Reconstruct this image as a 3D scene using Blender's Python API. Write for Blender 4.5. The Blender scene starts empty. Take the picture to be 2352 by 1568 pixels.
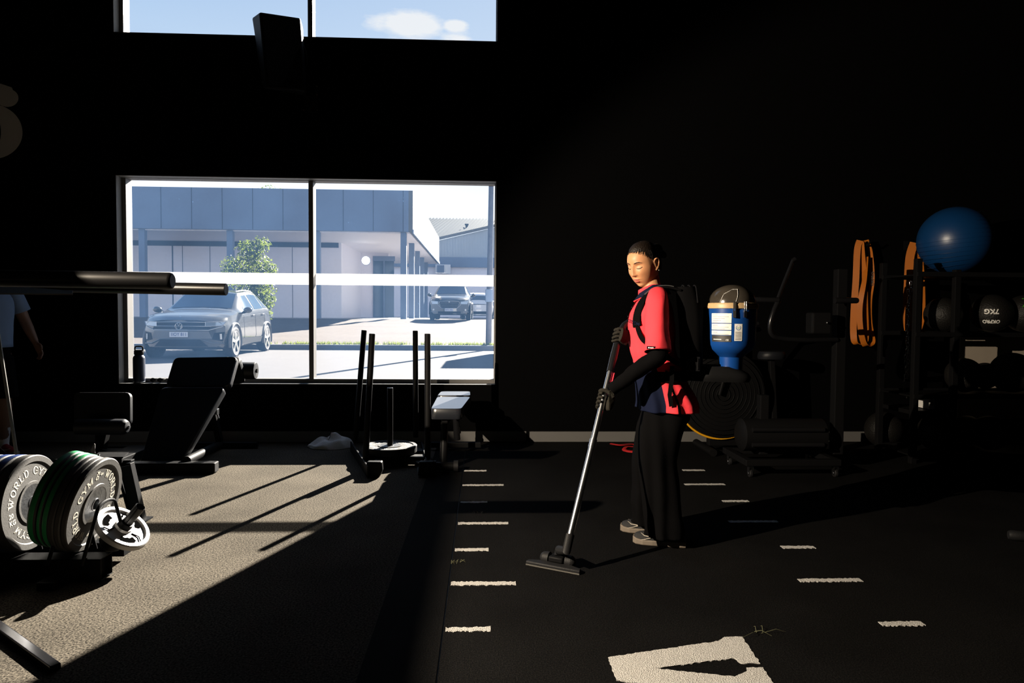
import bpy, math, random
from mathutils import Vector, Matrix, noise
R = math.radians
scene = bpy.context.scene
col = scene.collection
random.seed(7)

# ------------------------------------------------------------------ camera
CZ, FPX = 1.25, 1568.0
YAW, PITCH, ROLL = R(2.5), R(2.24), R(0.43)
FW = Vector((math.sin(YAW)*math.cos(PITCH), math.cos(YAW)*math.cos(PITCH), -math.sin(PITCH)))
RT0 = Vector((math.cos(YAW), -math.sin(YAW), 0)); UP0 = RT0.cross(FW)
RT = RT0*math.cos(ROLL) + UP0*math.sin(ROLL); UP = -RT0*math.sin(ROLL) + UP0*math.cos(ROLL)
cd = bpy.data.cameras.new('camera'); cam = bpy.data.objects.new('camera', cd); col.objects.link(cam)
cd.sensor_width = 36; cd.lens = 24; cd.clip_start = .05; cd.clip_end = 600
mw = Matrix((RT, UP, -FW)).transposed().to_4x4(); mw.translation = Vector((0, 0, CZ)); cam.matrix_world = mw
scene.camera = cam
def at(px, py, Y):
    """point on the vertical plane Y metres from the camera that the photo shows at this pixel"""
    d = RT*((px-1176)/FPX) - UP*((py-784)/FPX) + FW
    return Vector((0, 0, CZ)) + d*(Y/d.y)
def fl(px, py, z=0.0):
    d = RT*((px-1176)/FPX) - UP*((py-784)/FPX) + FW
    return Vector((0, 0, CZ)) + d*((z-CZ)/d.z)

# ------------------------------------------------------------------ colour management, exposure
vs = scene.view_settings
vs.view_transform = 'Standard'; vs.look = 'None'; vs.gamma = 1.0; vs.use_curve_mapping = False
vs.exposure = 0.0
scene.cycles.use_denoising = True
scene.cycles.max_bounces = 8; scene.cycles.transparent_max_bounces = 16
scene.cycles.sample_clamp_indirect = 6.0

# ------------------------------------------------------------------ sky
wd = bpy.data.worlds.new('sky'); scene.world = wd; wd.use_nodes = True
nt = wd.node_tree; N = nt.nodes; L = nt.links; N.clear()
tc = N.new('ShaderNodeTexCoord'); sep = N.new('ShaderNodeSeparateXYZ'); L.new(tc.outputs['Generated'], sep.inputs[0])
ramp = N.new('ShaderNodeValToRGB'); L.new(sep.outputs['Z'], ramp.inputs[0])
cr = ramp.color_ramp; cr.elements[0].position = 0.0; cr.elements[0].color = (1.25, 1.3, 1.4, 1)
cr.elements[1].position = 1.0; cr.elements[1].color = (.06, .17, .48, 1)
for p, c in ((.17, (1.2, 1.27, 1.4)), (.29, (.52, .68, .92)), (.345, (.50, .68, .93)), (.41, (.40, .59, .88))):
    e = cr.elements.new(p); e.color = (*c, 1)
# haze grows towards the sun side (+X)
hz = N.new('ShaderNodeMapRange'); L.new(sep.outputs['X'], hz.inputs[0]); hz.inputs[1].default_value = -.45; hz.inputs[2].default_value = .25
hz.inputs[3].default_value = 0; hz.inputs[4].default_value = .55
mxh = N.new('ShaderNodeMixRGB'); L.new(hz.outputs[0], mxh.inputs[0]); L.new(ramp.outputs[0], mxh.inputs[1]); mxh.inputs[2].default_value = (.78, .87, 1.0, 1)
# small cumulus clouds
mp = N.new('ShaderNodeMapping'); L.new(tc.outputs['Generated'], mp.inputs[0]); mp.inputs['Scale'].default_value = (9, 9, 26); mp.inputs['Location'].default_value = (.35, .1, .6)
nz = N.new('ShaderNodeTexNoise'); L.new(mp.outputs[0], nz.inputs[0]); nz.inputs['Scale'].default_value = 1.6; nz.inputs['Detail'].default_value = 7; nz.inputs['Roughness'].default_value = .6
msk = None
for (az, el, rx, s) in ((-6.2, 22.3, .075, 1.0), (-2.4, 22.4, .03, .9), (-2.2, 21.5, .06, .6), (-18, 33, .3, .8), (14, 30, .25, .8)):
    v = N.new('ShaderNodeVectorMath'); v.operation = 'SUBTRACT'; L.new(tc.outputs['Generated'], v.inputs[0])
    v.inputs[1].default_value = (math.sin(R(az))*math.cos(R(el)), math.cos(R(az))*math.cos(R(el)), math.sin(R(el)))
    v2 = N.new('ShaderNodeVectorMath'); v2.operation = 'MULTIPLY'; L.new(v.outputs[0], v2.inputs[0]); v2.inputs[1].default_value = (1, 1, 2.2)
    ln = N.new('ShaderNodeVectorMath'); ln.operation = 'LENGTH'; L.new(v2.outputs[0], ln.inputs[0])
    mr = N.new('ShaderNodeMapRange'); L.new(ln.outputs['Value'], mr.inputs[0]); mr.inputs[1].default_value = rx; mr.inputs[2].default_value = 0; mr.inputs[3].default_value = 0; mr.inputs[4].default_value = s
    if msk is None: msk = mr
    else:
        mm = N.new('ShaderNodeMath'); mm.operation = 'MAXIMUM'; L.new(msk.outputs[0], mm.inputs[0]); L.new(mr.outputs[0], mm.inputs[1]); msk = mm
ad = N.new('ShaderNodeMath'); ad.operation = 'ADD'; L.new(nz.outputs['Fac'], ad.inputs[0]); L.new(msk.outputs[0], ad.inputs[1])
mr = N.new('ShaderNodeMapRange'); L.new(ad.outputs[0], mr.inputs[0]); mr.inputs[1].default_value = .86; mr.inputs[2].default_value = 1.12; mr.inputs[3].default_value = 0; mr.inputs[4].default_value = .85
mxc = N.new('ShaderNodeMixRGB'); L.new(mr.outputs[0], mxc.inputs[0]); L.new(mxh.outputs[0], mxc.inputs[1]); mxc.inputs[2].default_value = (.95, .96, .97, 1)
bg = N.new('ShaderNodeBackground'); L.new(mxc.outputs[0], bg.inputs[0]); bg.inputs[1].default_value = .92
wo = N.new('ShaderNodeOutputWorld'); L.new(bg.outputs[0], wo.inputs[0])

# ------------------------------------------------------------------ sun
SUNDIR = Vector((.36, 1.0, .553)).normalized()
sd = bpy.data.lights.new('sun', 'SUN'); sun = bpy.data.objects.new('sun', sd); col.objects.link(sun)
sd.energy = 40.0; sd.angle = R(.55); sd.color = (1.0, .93, .82)
sun.rotation_euler = SUNDIR.to_track_quat('Z', 'Y').to_euler()

# low warm light from the left: an added spotlight, its real source unseen (its added stand is built with the gym)
LP = Vector((-2.35, 1.90, 2.16)); LT = Vector((1.2, 3.85, .85))
ld = bpy.data.lights.new('added_spot', 'SPOT'); lo = bpy.data.objects.new('added_spot', ld); col.objects.link(lo); lo.location = LP
lo.rotation_euler = (LP-LT).to_track_quat('Z', 'Y').to_euler()
ld.energy = 1350; ld.color = (1.0, .84, .64); ld.spot_size = R(80); ld.spot_blend = .3; ld.shadow_soft_size = .009

# ------------------------------------------------------------------ materials
def mat(name, rgb, rough=.6, metal=0.0, spec=.5, bump=0.0, bscale=200.0, vary=0.0, vscale=8.0, coat=0.0, emit=None, rgb2=None):
    m = bpy.data.materials.new(name); m.use_nodes = True
    nt = m.node_tree; b = nt.nodes['Principled BSDF']
    b.inputs['Base Color'].default_value = (*rgb, 1); b.inputs['Roughness'].default_value = rough
    b.inputs['Metallic'].default_value = metal; b.inputs['Specular IOR Level'].default_value = spec
    if coat: b.inputs['Coat Weight'].default_value = coat; b.inputs['Coat Roughness'].default_value = .06
    if emit: b.inputs['Emission Color'].default_value = (*rgb, 1); b.inputs['Emission Strength'].default_value = emit
    tcn = nt.nodes.new('ShaderNodeTexCoord')
    n = nt.nodes.new('ShaderNodeTexNoise'); nt.links.new(tcn.outputs['Object'], n.inputs[0])
    n.inputs['Scale'].default_value = vscale; n.inputs['Detail'].default_value = 5
    mx = nt.nodes.new('ShaderNodeMixRGB'); nt.links.new(n.outputs['Fac'], mx.inputs[0])
    v = vary or .06
    c2 = rgb2 or tuple(min(1, c*(1+v)) for c in rgb)
    mx.inputs[1].default_value = (*[c*(1-v) for c in rgb], 1) if not rgb2 else (*rgb, 1); mx.inputs[2].default_value = (*c2, 1)
    nt.links.new(mx.outputs[0], b.inputs['Base Color'])
    if bump:
        n2 = nt.nodes.new('ShaderNodeTexNoise'); nt.links.new(tcn.outputs['Object'], n2.inputs[0])
        n2.inputs['Scale'].default_value = bscale; n2.inputs['Detail'].default_value = 3
        bp = nt.nodes.new('ShaderNodeBump'); bp.inputs['Strength'].default_value = bump; bp.inputs['Distance'].default_value = .01
        nt.links.new(n2.outputs['Fac'], bp.inputs['Height']); nt.links.new(bp.outputs[0], b.inputs['Normal'])
    return m
def speckle(name, c1, c2, scale, rough, bump, spec=.5, thr=(.45, .62)):
    m = bpy.data.materials.new(name); m.use_nodes = True
    nt = m.node_tree; b = nt.nodes['Principled BSDF']; nt_l = nt.links
    tcn = nt.nodes.new('ShaderNodeTexCoord'); n = nt.nodes.new('ShaderNodeTexNoise'); nt_l.new(tcn.outputs['Object'], n.inputs[0])
    n.inputs['Scale'].default_value = scale; n.inputs['Detail'].default_value = 4; n.inputs['Roughness'].default_value = .7
    rp = nt.nodes.new('ShaderNodeValToRGB'); nt_l.new(n.outputs['Fac'], rp.inputs[0])
    rp.color_ramp.elements[0].position = thr[0]; rp.color_ramp.elements[0].color = (*c1, 1)
    rp.color_ramp.elements[1].position = thr[1]; rp.color_ramp.elements[1].color = (*c2, 1)
    n3 = nt.nodes.new('ShaderNodeTexNoise'); nt_l.new(tcn.outputs['Object'], n3.inputs[0]); n3.inputs['Scale'].default_value = 2.2; n3.inputs['Detail'].default_value = 6
    mr = nt.nodes.new('ShaderNodeMapRange'); nt_l.new(n3.outputs['Fac'], mr.inputs[0]); mr.inputs[1].default_value = .3; mr.inputs[2].default_value = .7; mr.inputs[3].default_value = .75; mr.inputs[4].default_value = 1.2
    ml = nt.nodes.new('ShaderNodeVectorMath'); ml.operation = 'SCALE'; nt_l.new(rp.outputs[0], ml.inputs[0]); nt_l.new(mr.outputs[0], ml.inputs['Scale'])
    nt_l.new(ml.outputs[0], b.inputs['Base Color'])
    b.inputs['Roughness'].default_value = rough; b.inputs['Specular IOR Level'].default_value = spec
    bp = nt.nodes.new('ShaderNodeBump'); bp.inputs['Strength'].default_value = bump; bp.inputs['Distance'].default_value = .004
    nt_l.new(n.outputs['Fac'], bp.inputs['Height']); nt_l.new(bp.outputs[0], b.inputs['Normal'])
    return m
M = {}
WOFF = {}
M['wall'] = mat('black_wall_paint', (.0018, .0018, .0020), .9, spec=.03, bump=.1, bscale=60)
M['ceil'] = mat('black_ceiling_paint', (.006, .006, .006), .9, spec=.1)
M['rubber'] = speckle('rubber_gym_floor', (.005, .0045, .004), (.150, .128, .098), 120, .95, .6, .03, (.38, .70))
M['turf'] = speckle('black_turf', (.0035, .0035, .0037), (.011, .0105, .010), 170, .9, .8, .04)
M['tick'] = mat('white_turf_fibre', (.60, .585, .56), .95, spec=.1, bump=1.0, bscale=260, vary=.12, vscale=60)
M['skirt'] = mat('grey_skirting_paint', (.13, .127, .123), .6, spec=.2)
M['frame'] = mat('black_window_frame', (.012, .012, .013), .38, spec=.4)
M['reveal'] = mat('pale_reveal_paint', (.15, .145, .135), .5, spec=.3)
M['blk'] = mat('black_powder_coat', (.006, .006, .0065), .5, spec=.07, bump=.08, bscale=500)
M['blkgloss'] = mat('black_gloss', (.008, .008, .009), .22, spec=.4)
M['armblk'] = mat('satin_black_arm', (.002, .002, .0022), .36, spec=.14)
M['void'] = mat('deep_shadow_black', (.002, .002, .002), 1.0, spec=0.0)
M['vinyl'] = mat('black_vinyl', (.010, .011, .014), .42, spec=.3, bump=.15, bscale=350)
M['rubberblk'] = mat('black_rubber', (.010, .010, .011), .6, spec=.25, bump=.15, bscale=180)
M['plategrey'] = mat('worn_bumper_rubber', (.050, .047, .043), .6, spec=.4, vary=.25, vscale=30, bump=.1, bscale=120)
M['rim'] = mat('scuffed_plate_rim', (.10, .095, .085), .5, spec=.45, vary=.3, vscale=50)
M['green'] = mat('green_stripe', (.03, .30, .10), .4, spec=.4)
M['blue'] = mat('blue_stripe', (.01, .03, .12), .45, spec=.4)
M['steel'] = mat('scratched_steel_hub', (.34, .35, .37), .3, metal=1, vary=.5, vscale=25, bump=.2, bscale=60)
M['chrome'] = mat('chrome_tube', (.75, .78, .83), .24, metal=1, bump=.03, bscale=40)
M['iron'] = mat('grey_cast_iron', (.30, .29, .28), .42, metal=.6, bump=.1, bscale=250)
M['letters'] = mat('cream_letters', (.50, .46, .38), .6)
M['six'] = mat('grey_wall_lettering', (.5, .48, .47), .8)
M['skin'] = mat('skin', (.56, .27, .13), .48, spec=.4, bump=.05, bscale=300)
M['skin2'] = mat('skin_man', (.13, .07, .045), .6, spec=.35)
M['lip'] = mat('lips', (.50, .13, .11), .35, spec=.5)
M['hair'] = mat('dark_hair', (.010, .006, .004), .5, spec=.3, bump=.4, bscale=120)
M['brow'] = mat('brow_hair', (.03, .015, .01), .6)
M['white_eye'] = mat('eye_white', (.6, .58, .55), .3)
M['coral'] = mat('coral_polo_fabric', (.95, .055, .075), .8, spec=.2, bump=.25, bscale=500)
M['navy'] = mat('navy_fabric', (.006, .009, .026), .85, spec=.08, bump=.2, bscale=400)
M['blackfab'] = mat('black_fabric', (.0028, .0027, .0030), .9, spec=.04, bump=.2, bscale=300)
M['glove'] = mat('knit_glove', (.020, .018, .014), .8, spec=.15, bump=.35, bscale=280)
M['strap'] = mat('grey_webbing', (.06, .06, .06), .6)
M['tank'] = mat('blue_vacuum_plastic', (.006, .055, .25), .3, spec=.5, coat=.3)
M['rimtan'] = mat('tan_gasket', (.50, .34, .17), .45, vary=.3, vscale=40)
M['label'] = mat('white_label', (.78, .77, .74), .5, vary=.08, vscale=90)
M['ink'] = mat('label_ink', (.03, .03, .03), .5)
M['inkgreen'] = mat('label_green', (.05, .35, .08), .5)
M['inkblue'] = mat('label_blue', (.03, .12, .35), .5)
M['smoke'] = mat('smoky_clear_plastic', (.045, .038, .030), .18, spec=.6, vary=.4, vscale=12)
M['red'] = mat('red_plastic', (.65, .02, .05), .4)
M['redmat'] = mat('red_strap_fabric', (.45, .01, .012), .7)
M['orange'] = mat('orange_latex_band', (.46, .13, .010), .5, spec=.3)
M['yellow'] = mat('yellow_trim', (.80, .38, .01), .45)
M['ball'] = mat('blue_gym_ball', (.003, .035, .12), .36, spec=.55, bump=.04, bscale=30)
M['slam'] = mat('black_slam_ball', (.008, .0075, .007), .5, spec=.3, bump=.5, bscale=90)
M['lime'] = mat('green_ball_print', (.05, .30, .02), .5)
M['board'] = mat('off_white_board', (.42, .36, .29), .6)
M['tee'] = mat('blue_grey_tee', (.11, .16, .25), .85, spec=.15)
M['sock'] = mat('white_sock', (.45, .45, .46), .9)
M['towel'] = mat('grey_towel', (.62, .61, .60), .95, spec=.1, bump=.5, bscale=160)
# outside
M['road'] = mat('sunlit_asphalt', (.092, .089, .090), .95, spec=.08, bump=.3, bscale=60, vary=.08, vscale=3)
M['verge'] = mat('gravel_verge', (.066, .056, .050), .95, spec=.08, bump=.5, bscale=30, vary=.3, vscale=6, rgb2=(.115, .098, .086))
M['kerb'] = mat('concrete_kerb', (.13, .14, .16), .9)
M['weed'] = mat('verge_grass', (.07, .09, .018), .9)
M['slab'] = mat('pale_concrete', (.22, .21, .20), .9)
M['clad'] = mat('slate_cladding', (.14, .185, .27), .55, spec=.4)
M['cladlite'] = mat('white_fascia', (.14, .138, .13), .8, spec=.1)
M['joint'] = mat('dark_joint', (.05, .06, .08), .8)
M['bwall'] = mat('pale_mauve_panel', (.86, .83, .88), .8)
M['shed'] = mat('pale_ribbed_metal', (.42, .46, .50), .55, spec=.4)
M['roofm'] = mat('ribbed_roof_metal', (.075, .082, .080), .95, spec=.02)
M['rooftrib'] = mat('roof_rib_metal', (.035, .040, .042), .95, spec=.02)
M['dglass'] = mat('dark_glass', (.04, .07, .11), .08, spec=.7)
M['leaf'] = mat('tree_leaf', (.018, .036, .012), .5, spec=.3, vary=.5, vscale=5, rgb2=(.05, .062, .018))
M['bark'] = mat('bark', (.12, .08, .05), .9)
M['polew'] = mat('weathered_pole', (.10, .10, .12), .85, vary=.3, vscale=10)
M['carpaint'] = mat('grey_car_paint', (.070, .075, .080), .25, metal=.3, spec=.5, coat=1.0)
M['carblk'] = mat('black_car_paint', (.02, .022, .026), .22, spec=.5, coat=1.0)
M['carwhite'] = mat('white_car_paint', (.60, .62, .66), .3, coat=1.0)
M['trim'] = mat('car_black_trim', (.006, .007, .009), .6, spec=.2)
M['clading'] = mat('grey_arch_cladding', (.16, .16, .16), .6)
M['tyre'] = mat('tyre', (.018, .018, .020), .8)
M['alloy'] = mat('alloy_wheel', (.55, .55, .55), .3, metal=.9)
M['lamp'] = mat('headlamp_glass', (.35, .42, .50), .1, metal=.4, spec=.8)
M['taillamp'] = mat('tail_lamp', (.40, .02, .03), .2)
M['platew'] = mat('number_plate_white', (.75, .76, .80), .5)
M['plateink'] = mat('number_plate_blue', (.03, .05, .20), .5)
M['glow'] = mat('lit_bulkhead_lamp', (1, .97, .9), .5, emit=9.0)
M['vinylpale'] = mat('glossy_dark_vinyl', (.018, .020, .026), .27, spec=.9, coat=.35)
for k_, c_ in (('leaf', (.30, .38, .05)), ('weed', (.30, .36, .05))):
    nt_ = M[k_].node_tree; tr_ = nt_.nodes.new('ShaderNodeBsdfTranslucent'); tr_.inputs[0].default_value = (*c_, 1); mx_ = nt_.nodes.new('ShaderNodeMixShader'); mx_.inputs[0].default_value = .22
    nt_.links.new(nt_.nodes['Principled BSDF'].outputs[0], mx_.inputs[1]); nt_.links.new(tr_.outputs[0], mx_.inputs[2]); nt_.links.new(mx_.outputs[0], nt_.nodes['Material Output'].inputs[0])
def glass_mat(name, fac, colr, dust=.0):
    m = bpy.data.materials.new(name); m.use_nodes = True; nt = m.node_tree; n = nt.nodes; l = nt.links; n.clear()
    o = n.new('ShaderNodeOutputMaterial'); t = n.new('ShaderNodeBsdfTransparent'); tr = n.new('ShaderNodeBsdfTranslucent'); tr.inputs[0].default_value = (*colr, 1)
    mx = n.new('ShaderNodeMixShader'); l.new(t.outputs[0], mx.inputs[1]); l.new(tr.outputs[0], mx.inputs[2])
    if dust:
        tcn = n.new('ShaderNodeTexCoord'); a = n.new('ShaderNodeTexNoise'); l.new(tcn.outputs['Object'], a.inputs[0]); a.inputs['Scale'].default_value = 1.3; a.inputs['Detail'].default_value = 3
        b = n.new('ShaderNodeTexVoronoi'); l.new(tcn.outputs['Object'], b.inputs[0]); b.inputs['Scale'].default_value = 16
        lt = n.new('ShaderNodeMath'); lt.operation = 'LESS_THAN'; l.new(b.outputs['Distance'], lt.inputs[0]); lt.inputs[1].default_value = .055
        c = n.new('ShaderNodeTexNoise'); l.new(tcn.outputs['Object'], c.inputs[0]); c.inputs['Scale'].default_value = 5
        gt = n.new('ShaderNodeMath'); gt.operation = 'GREATER_THAN'; l.new(c.outputs['Fac'], gt.inputs[0]); gt.inputs[1].default_value = .60
        mu = n.new('ShaderNodeMath'); mu.operation = 'MULTIPLY'; l.new(lt.outputs[0], mu.inputs[0]); l.new(gt.outputs[0], mu.inputs[1])
        m2 = n.new('ShaderNodeMath'); m2.operation = 'MULTIPLY'; l.new(mu.outputs[0], m2.inputs[0]); m2.inputs[1].default_value = dust
        mr = n.new('ShaderNodeMapRange'); l.new(a.outputs['Fac'], mr.inputs[0]); mr.inputs[1].default_value = .3; mr.inputs[2].default_value = .7; mr.inputs[3].default_value = fac*.7; mr.inputs[4].default_value = fac*1.3
        s = n.new('ShaderNodeMath'); s.operation = 'ADD'; l.new(m2.outputs[0], s.inputs[0]); l.new(mr.outputs[0], s.inputs[1]); l.new(s.outputs[0], mx.inputs[0])
    else: mx.inputs[0].default_value = fac
    l.new(mx.outputs[0], o.inputs[0]); return m
M['glass'] = glass_mat('dusty_window_glass', .010, (.24, .50, 1.0), .07)
M['glass_hi'] = glass_mat('clean_window_glass', .002, (.6, .8, 1.0), .0)
M['film'] = glass_mat('frosted_white_film', .80, (.30, .30, .305))

# ------------------------------------------------------------------ mesh helpers
def frame_of(d, up=Vector((0, 0, 1))):
    d = d.normalized()
    if abs(d.dot(up)) > .98: up = Vector((1, 0, 0))
    x = up.cross(d).normalized(); y = d.cross(x); return x, y, d
class MB:
    def __init__(s): s.v = []; s.f = []; s.m = []; s.cur = 0
    def face(s, *i): s.f.append(tuple(i)); s.m.append(s.cur)
    def add(s, vs, fs):
        b = len(s.v); s.v += [Vector(v) for v in vs]
        for f in fs: s.f.append(tuple(b+i for i in f)); s.m.append(s.cur)
        return s
    def box(s, c, size, rot=None):
        c = Vector(c); h = [q/2 for q in size]; vs = []
        for z in (-1, 1):
            for y in (-1, 1):
                for x in (-1, 1):
                    v = Vector((x*h[0], y*h[1], z*h[2]))
                    if rot is not None: v = rot @ v
                    vs.append(c+v)
        return s.add(vs, [(0, 2, 3, 1), (4, 5, 7, 6), (0, 1, 5, 4), (2, 6, 7, 3), (0, 4, 6, 2), (1, 3, 7, 5)])
    def span(s, a, b):
        a = Vector(a); b = Vector(b); return s.box((a+b)/2, [abs(x) for x in (b-a)])
    def beam(s, a, b, w, h, up=Vector((0, 0, 1))):
        a = Vector(a); b = Vector(b); x, y, d = frame_of(b-a, up)
        vs = [p + x*(i*w/2) + y*(j*h/2) for p in (a, b) for i, j in ((-1, -1), (1, -1), (1, 1), (-1, 1))]
        return s.add(vs, [(3, 2, 1, 0), (4, 5, 6, 7), (0, 1, 5, 4), (1, 2, 6, 5), (2, 3, 7, 6), (3, 0, 4, 7)])
    def tube(s, pts, r, n=14, cap=True, closed=False, sq=None):
        pts = [Vector(p) for p in pts]; m = len(pts)
        rs = r if isinstance(r, (list, tuple)) else [r]*m
        vs = []; px = None
        for i, p in enumerate(pts):
            if closed: d = pts[(i+1) % m]-pts[i-1]
            else: d = pts[min(i+1, m-1)]-pts[max(i-1, 0)]
            x, y, d = frame_of(d)
            if px is not None:
                x = (px - d*px.dot(d)).normalized(); y = d.cross(x)
            px = x
            for k in range(n):
                a = 2*math.pi*k/n; vs.append(p + (x*math.cos(a)+y*math.sin(a)*(sq or 1))*rs[i])
        fs = []
        for i in range(m if closed else m-1):
            j = (i+1) % m
            for k in range(n):
                q = (k+1) % n; fs.append((i*n+k, i*n+q, j*n+q, j*n+k))
        if cap and not closed: fs += [tuple(range(n-1, -1, -1)), tuple((m-1)*n+k for k in range(n))]
        return s.add(vs, fs)
    def lathe(s, prof, o=(0, 0, 0), axis=(0, 0, 1), n=40, a0=0, a1=2*math.pi):
        o = Vector(o); x, y, d = frame_of(Vector(axis)); full = abs(a1-a0-2*math.pi) < 1e-6
        k_ = n if full else n+1; vs = []
        for r, h in prof:
            for k in range(k_):
                a = a0+(a1-a0)*k/n; vs.append(o + d*h + (x*math.cos(a)+y*math.sin(a))*r)
        fs = []
        for i in range(len(prof)-1):
            for k in range(n):
                q = (k+1) % k_ if full else k+1
                fs.append((i*k_+k, i*k_+q, (i+1)*k_+q, (i+1)*k_+k))
        return s.add(vs, fs)
    def ball(s, c, r, n=24, m=16, sc=(1, 1, 1), rot=None):
        c = Vector(c); vs = []
        for i in range(1, m):
            t = math.pi*i/m
            for k in range(n):
                a = 2*math.pi*k/n; v = Vector((math.sin(t)*math.cos(a)*sc[0], math.sin(t)*math.sin(a)*sc[1], math.cos(t)*sc[2]))*r
                vs.append(c + (rot @ v if rot is not None else v))
        top = Vector((0, 0, r*sc[2])); vs += [c+(rot @ top if rot is not None else top), c-(rot @ top if rot is not None else top)]
        T = len(vs)-2; fs = []
        for i in range(m-2):
            for k in range(n): q = (k+1) % n; fs.append((i*n+k, (i+1)*n+k, (i+1)*n+q, i*n+q))
        for k in range(n):
            q = (k+1) % n; fs.append((T, k, q)); fs.append((T+1, (m-2)*n+q, (m-2)*n+k))
        return s.add(vs, fs)
    def prism(s, poly, o, x, y, h):
        """2D polygon in frame (o, x, y) extruded along x cross y by h"""
        o = Vector(o); x = Vector(x); y = Vector(y); z = x.cross(y).normalized()*h; n = len(poly)
        vs = [o+x*p[0]+y*p[1] for p in poly] + [o+x*p[0]+y*p[1]+z for p in poly]
        return s.add(vs, [tuple(range(n-1, -1, -1)), tuple(range(n, 2*n))] + [(i, (i+1) % n, n+(i+1) % n, n+i) for i in range(n)])
    def grid(s, fn, nu, nv, closeu=False):
        b = [fn(i/(nu if closeu else nu-1), j/(nv-1)) for j in range(nv) for i in range(nu)]
        fs = []
        for j in range(nv-1):
            for i in range(nu if closeu else nu-1):
                q = (i+1) % nu; fs.append((j*nu+i, j*nu+q, (j+1)*nu+q, (j+1)*nu+i))
        return s.add(b, fs)
    def rings(s, rr, cap=True):
        n = len(rr[0]); vs = [p for r in rr for p in r]; fs = []
        for i in range(len(rr)-1):
            for k in range(n): q = (k+1) % n; fs.append((i*n+k, i*n+q, (i+1)*n+q, (i+1)*n+k))
        if cap: fs += [tuple(range(n-1, -1, -1)), tuple((len(rr)-1)*n+k for k in range(n))]
        return s.add(vs, fs)
    def build(s, name, m, parent=None, bevel=0, smooth=True, ang=35, org=None, solid=0, remesh=0, sub=0, smo=0):
        me = bpy.data.meshes.new(name)
        off = Vector(org) if org is not None else (WOFF.get(parent.name, Vector((0, 0, 0))) if parent is not None else Vector((0, 0, 0)))
        me.from_pydata([tuple(v-off) for v in s.v], [], s.f); me.validate(); me.update()
        for mm in (m if isinstance(m, (list, tuple)) else [m]): me.materials.append(mm)
        if len(s.m) == len(me.polygons): me.polygons.foreach_set('material_index', s.m)
        if smooth:
            me.polygons.foreach_set('use_smooth', [True]*len(me.polygons))
            if not (remesh or sub): me.set_sharp_from_angle(angle=R(ang))
        o = bpy.data.objects.new(name, me); col.objects.link(o); o.parent = parent
        if parent is not None and parent.name in WOFF: WOFF[o.name] = WOFF[parent.name]
        if org is not None and parent is None: o.location = off
        if solid: q = o.modifiers.new('solid', 'SOLIDIFY'); q.thickness = solid; q.offset = 0
        if remesh: q = o.modifiers.new('remesh', 'REMESH'); q.mode = 'VOXEL'; q.voxel_size = remesh; q.use_smooth_shade = True
        if smo: q = o.modifiers.new('smooth', 'SMOOTH'); q.iterations = smo; q.factor = .5
        if bevel: q = o.modifiers.new('bevel', 'BEVEL'); q.width = bevel; q.segments = 2; q.limit_method = 'ANGLE'; q.angle_limit = R(40)
        if sub: q = o.modifiers.new('sub', 'SUBSURF'); q.levels = sub; q.render_levels = sub
        return o
def tag(o, label, cat, group=None, kind=None):
    if label: o['label'] = label
    if cat: o['category'] = cat
    if group: o['group'] = group
    if kind: o['kind'] = kind
    return o
def thing(name, label, cat, loc=(0, 0, 0), rotz=0, group=None, world=False):
    """an Empty at the thing's base; world=True: its parts are built in world metres"""
    o = bpy.data.objects.new(name, None); col.objects.link(o); o.empty_display_size = .1
    o.location = Vector(loc); o.rotation_euler = (0, 0, rotz)
    tag(o, label, cat, group)
    if world: WOFF[o.name] = Vector(loc)
    return o
def struct(name, mb, m, **k):
    o = mb.build(name, m, **k); o['kind'] = 'structure'; return o
def copy_tree(o, parent=None, loc=None, rotz=None, label=None):
    c = o.copy(); col.objects.link(c); c.parent = parent
    if loc is not None: c.location = Vector(loc)
    if rotz is not None: c.rotation_euler = (0, 0, rotz)
    if label: c['label'] = label
    for ch in [x for x in bpy.data.objects if x.parent == o]: copy_tree(ch, c)
    return c
def text_geo(s, size=1.0, fat=.0):
    cu = bpy.data.curves.new('glyphs', 'FONT'); cu.body = s; cu.size = size; cu.align_x = 'CENTER'; cu.align_y = 'CENTER'; cu.offset = fat; cu.resolution_u = 3
    o = bpy.data.objects.new('glyphs', cu); col.objects.link(o)
    dg = bpy.context.evaluated_depsgraph_get(); dg.update()
    me = bpy.data.meshes.new_from_object(o.evaluated_get(dg))
    vs = [(v.co.x, v.co.y) for v in me.vertices]; fs = [tuple(p.vertices) for p in me.polygons]
    bpy.data.objects.remove(o); bpy.data.curves.remove(cu); bpy.data.meshes.remove(me)
    return vs, fs
def put_text(mb, s, size, fn, fat=0):
    vs, fs = text_geo(s, size, fat); mb.add([fn(x, y) for x, y in vs], fs)
def arc(c, r, a0, a1, n, ax, ay):
    return [Vector(c)+Vector(ax)*(r*math.cos(a0+(a1-a0)*i/n))+Vector(ay)*(r*math.sin(a0+(a1-a0)*i/n)) for i in range(n+1)]
def roundrect(w, h, r, n=5):
    p = []
    for cx, cy, a in ((w/2-r, h/2-r, 0), (-w/2+r, h/2-r, 90), (-w/2+r, -h/2+r, 180), (w/2-r, -h/2+r, 270)):
        for i in range(n+1): t = R(a+90*i/n); p.append((cx+r*math.cos(t), cy+r*math.sin(t)))
    return p
X_, Y_, Z_ = Vector((1, 0, 0)), Vector((0, 1, 0)), Vector((0, 0, 1))

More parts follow.
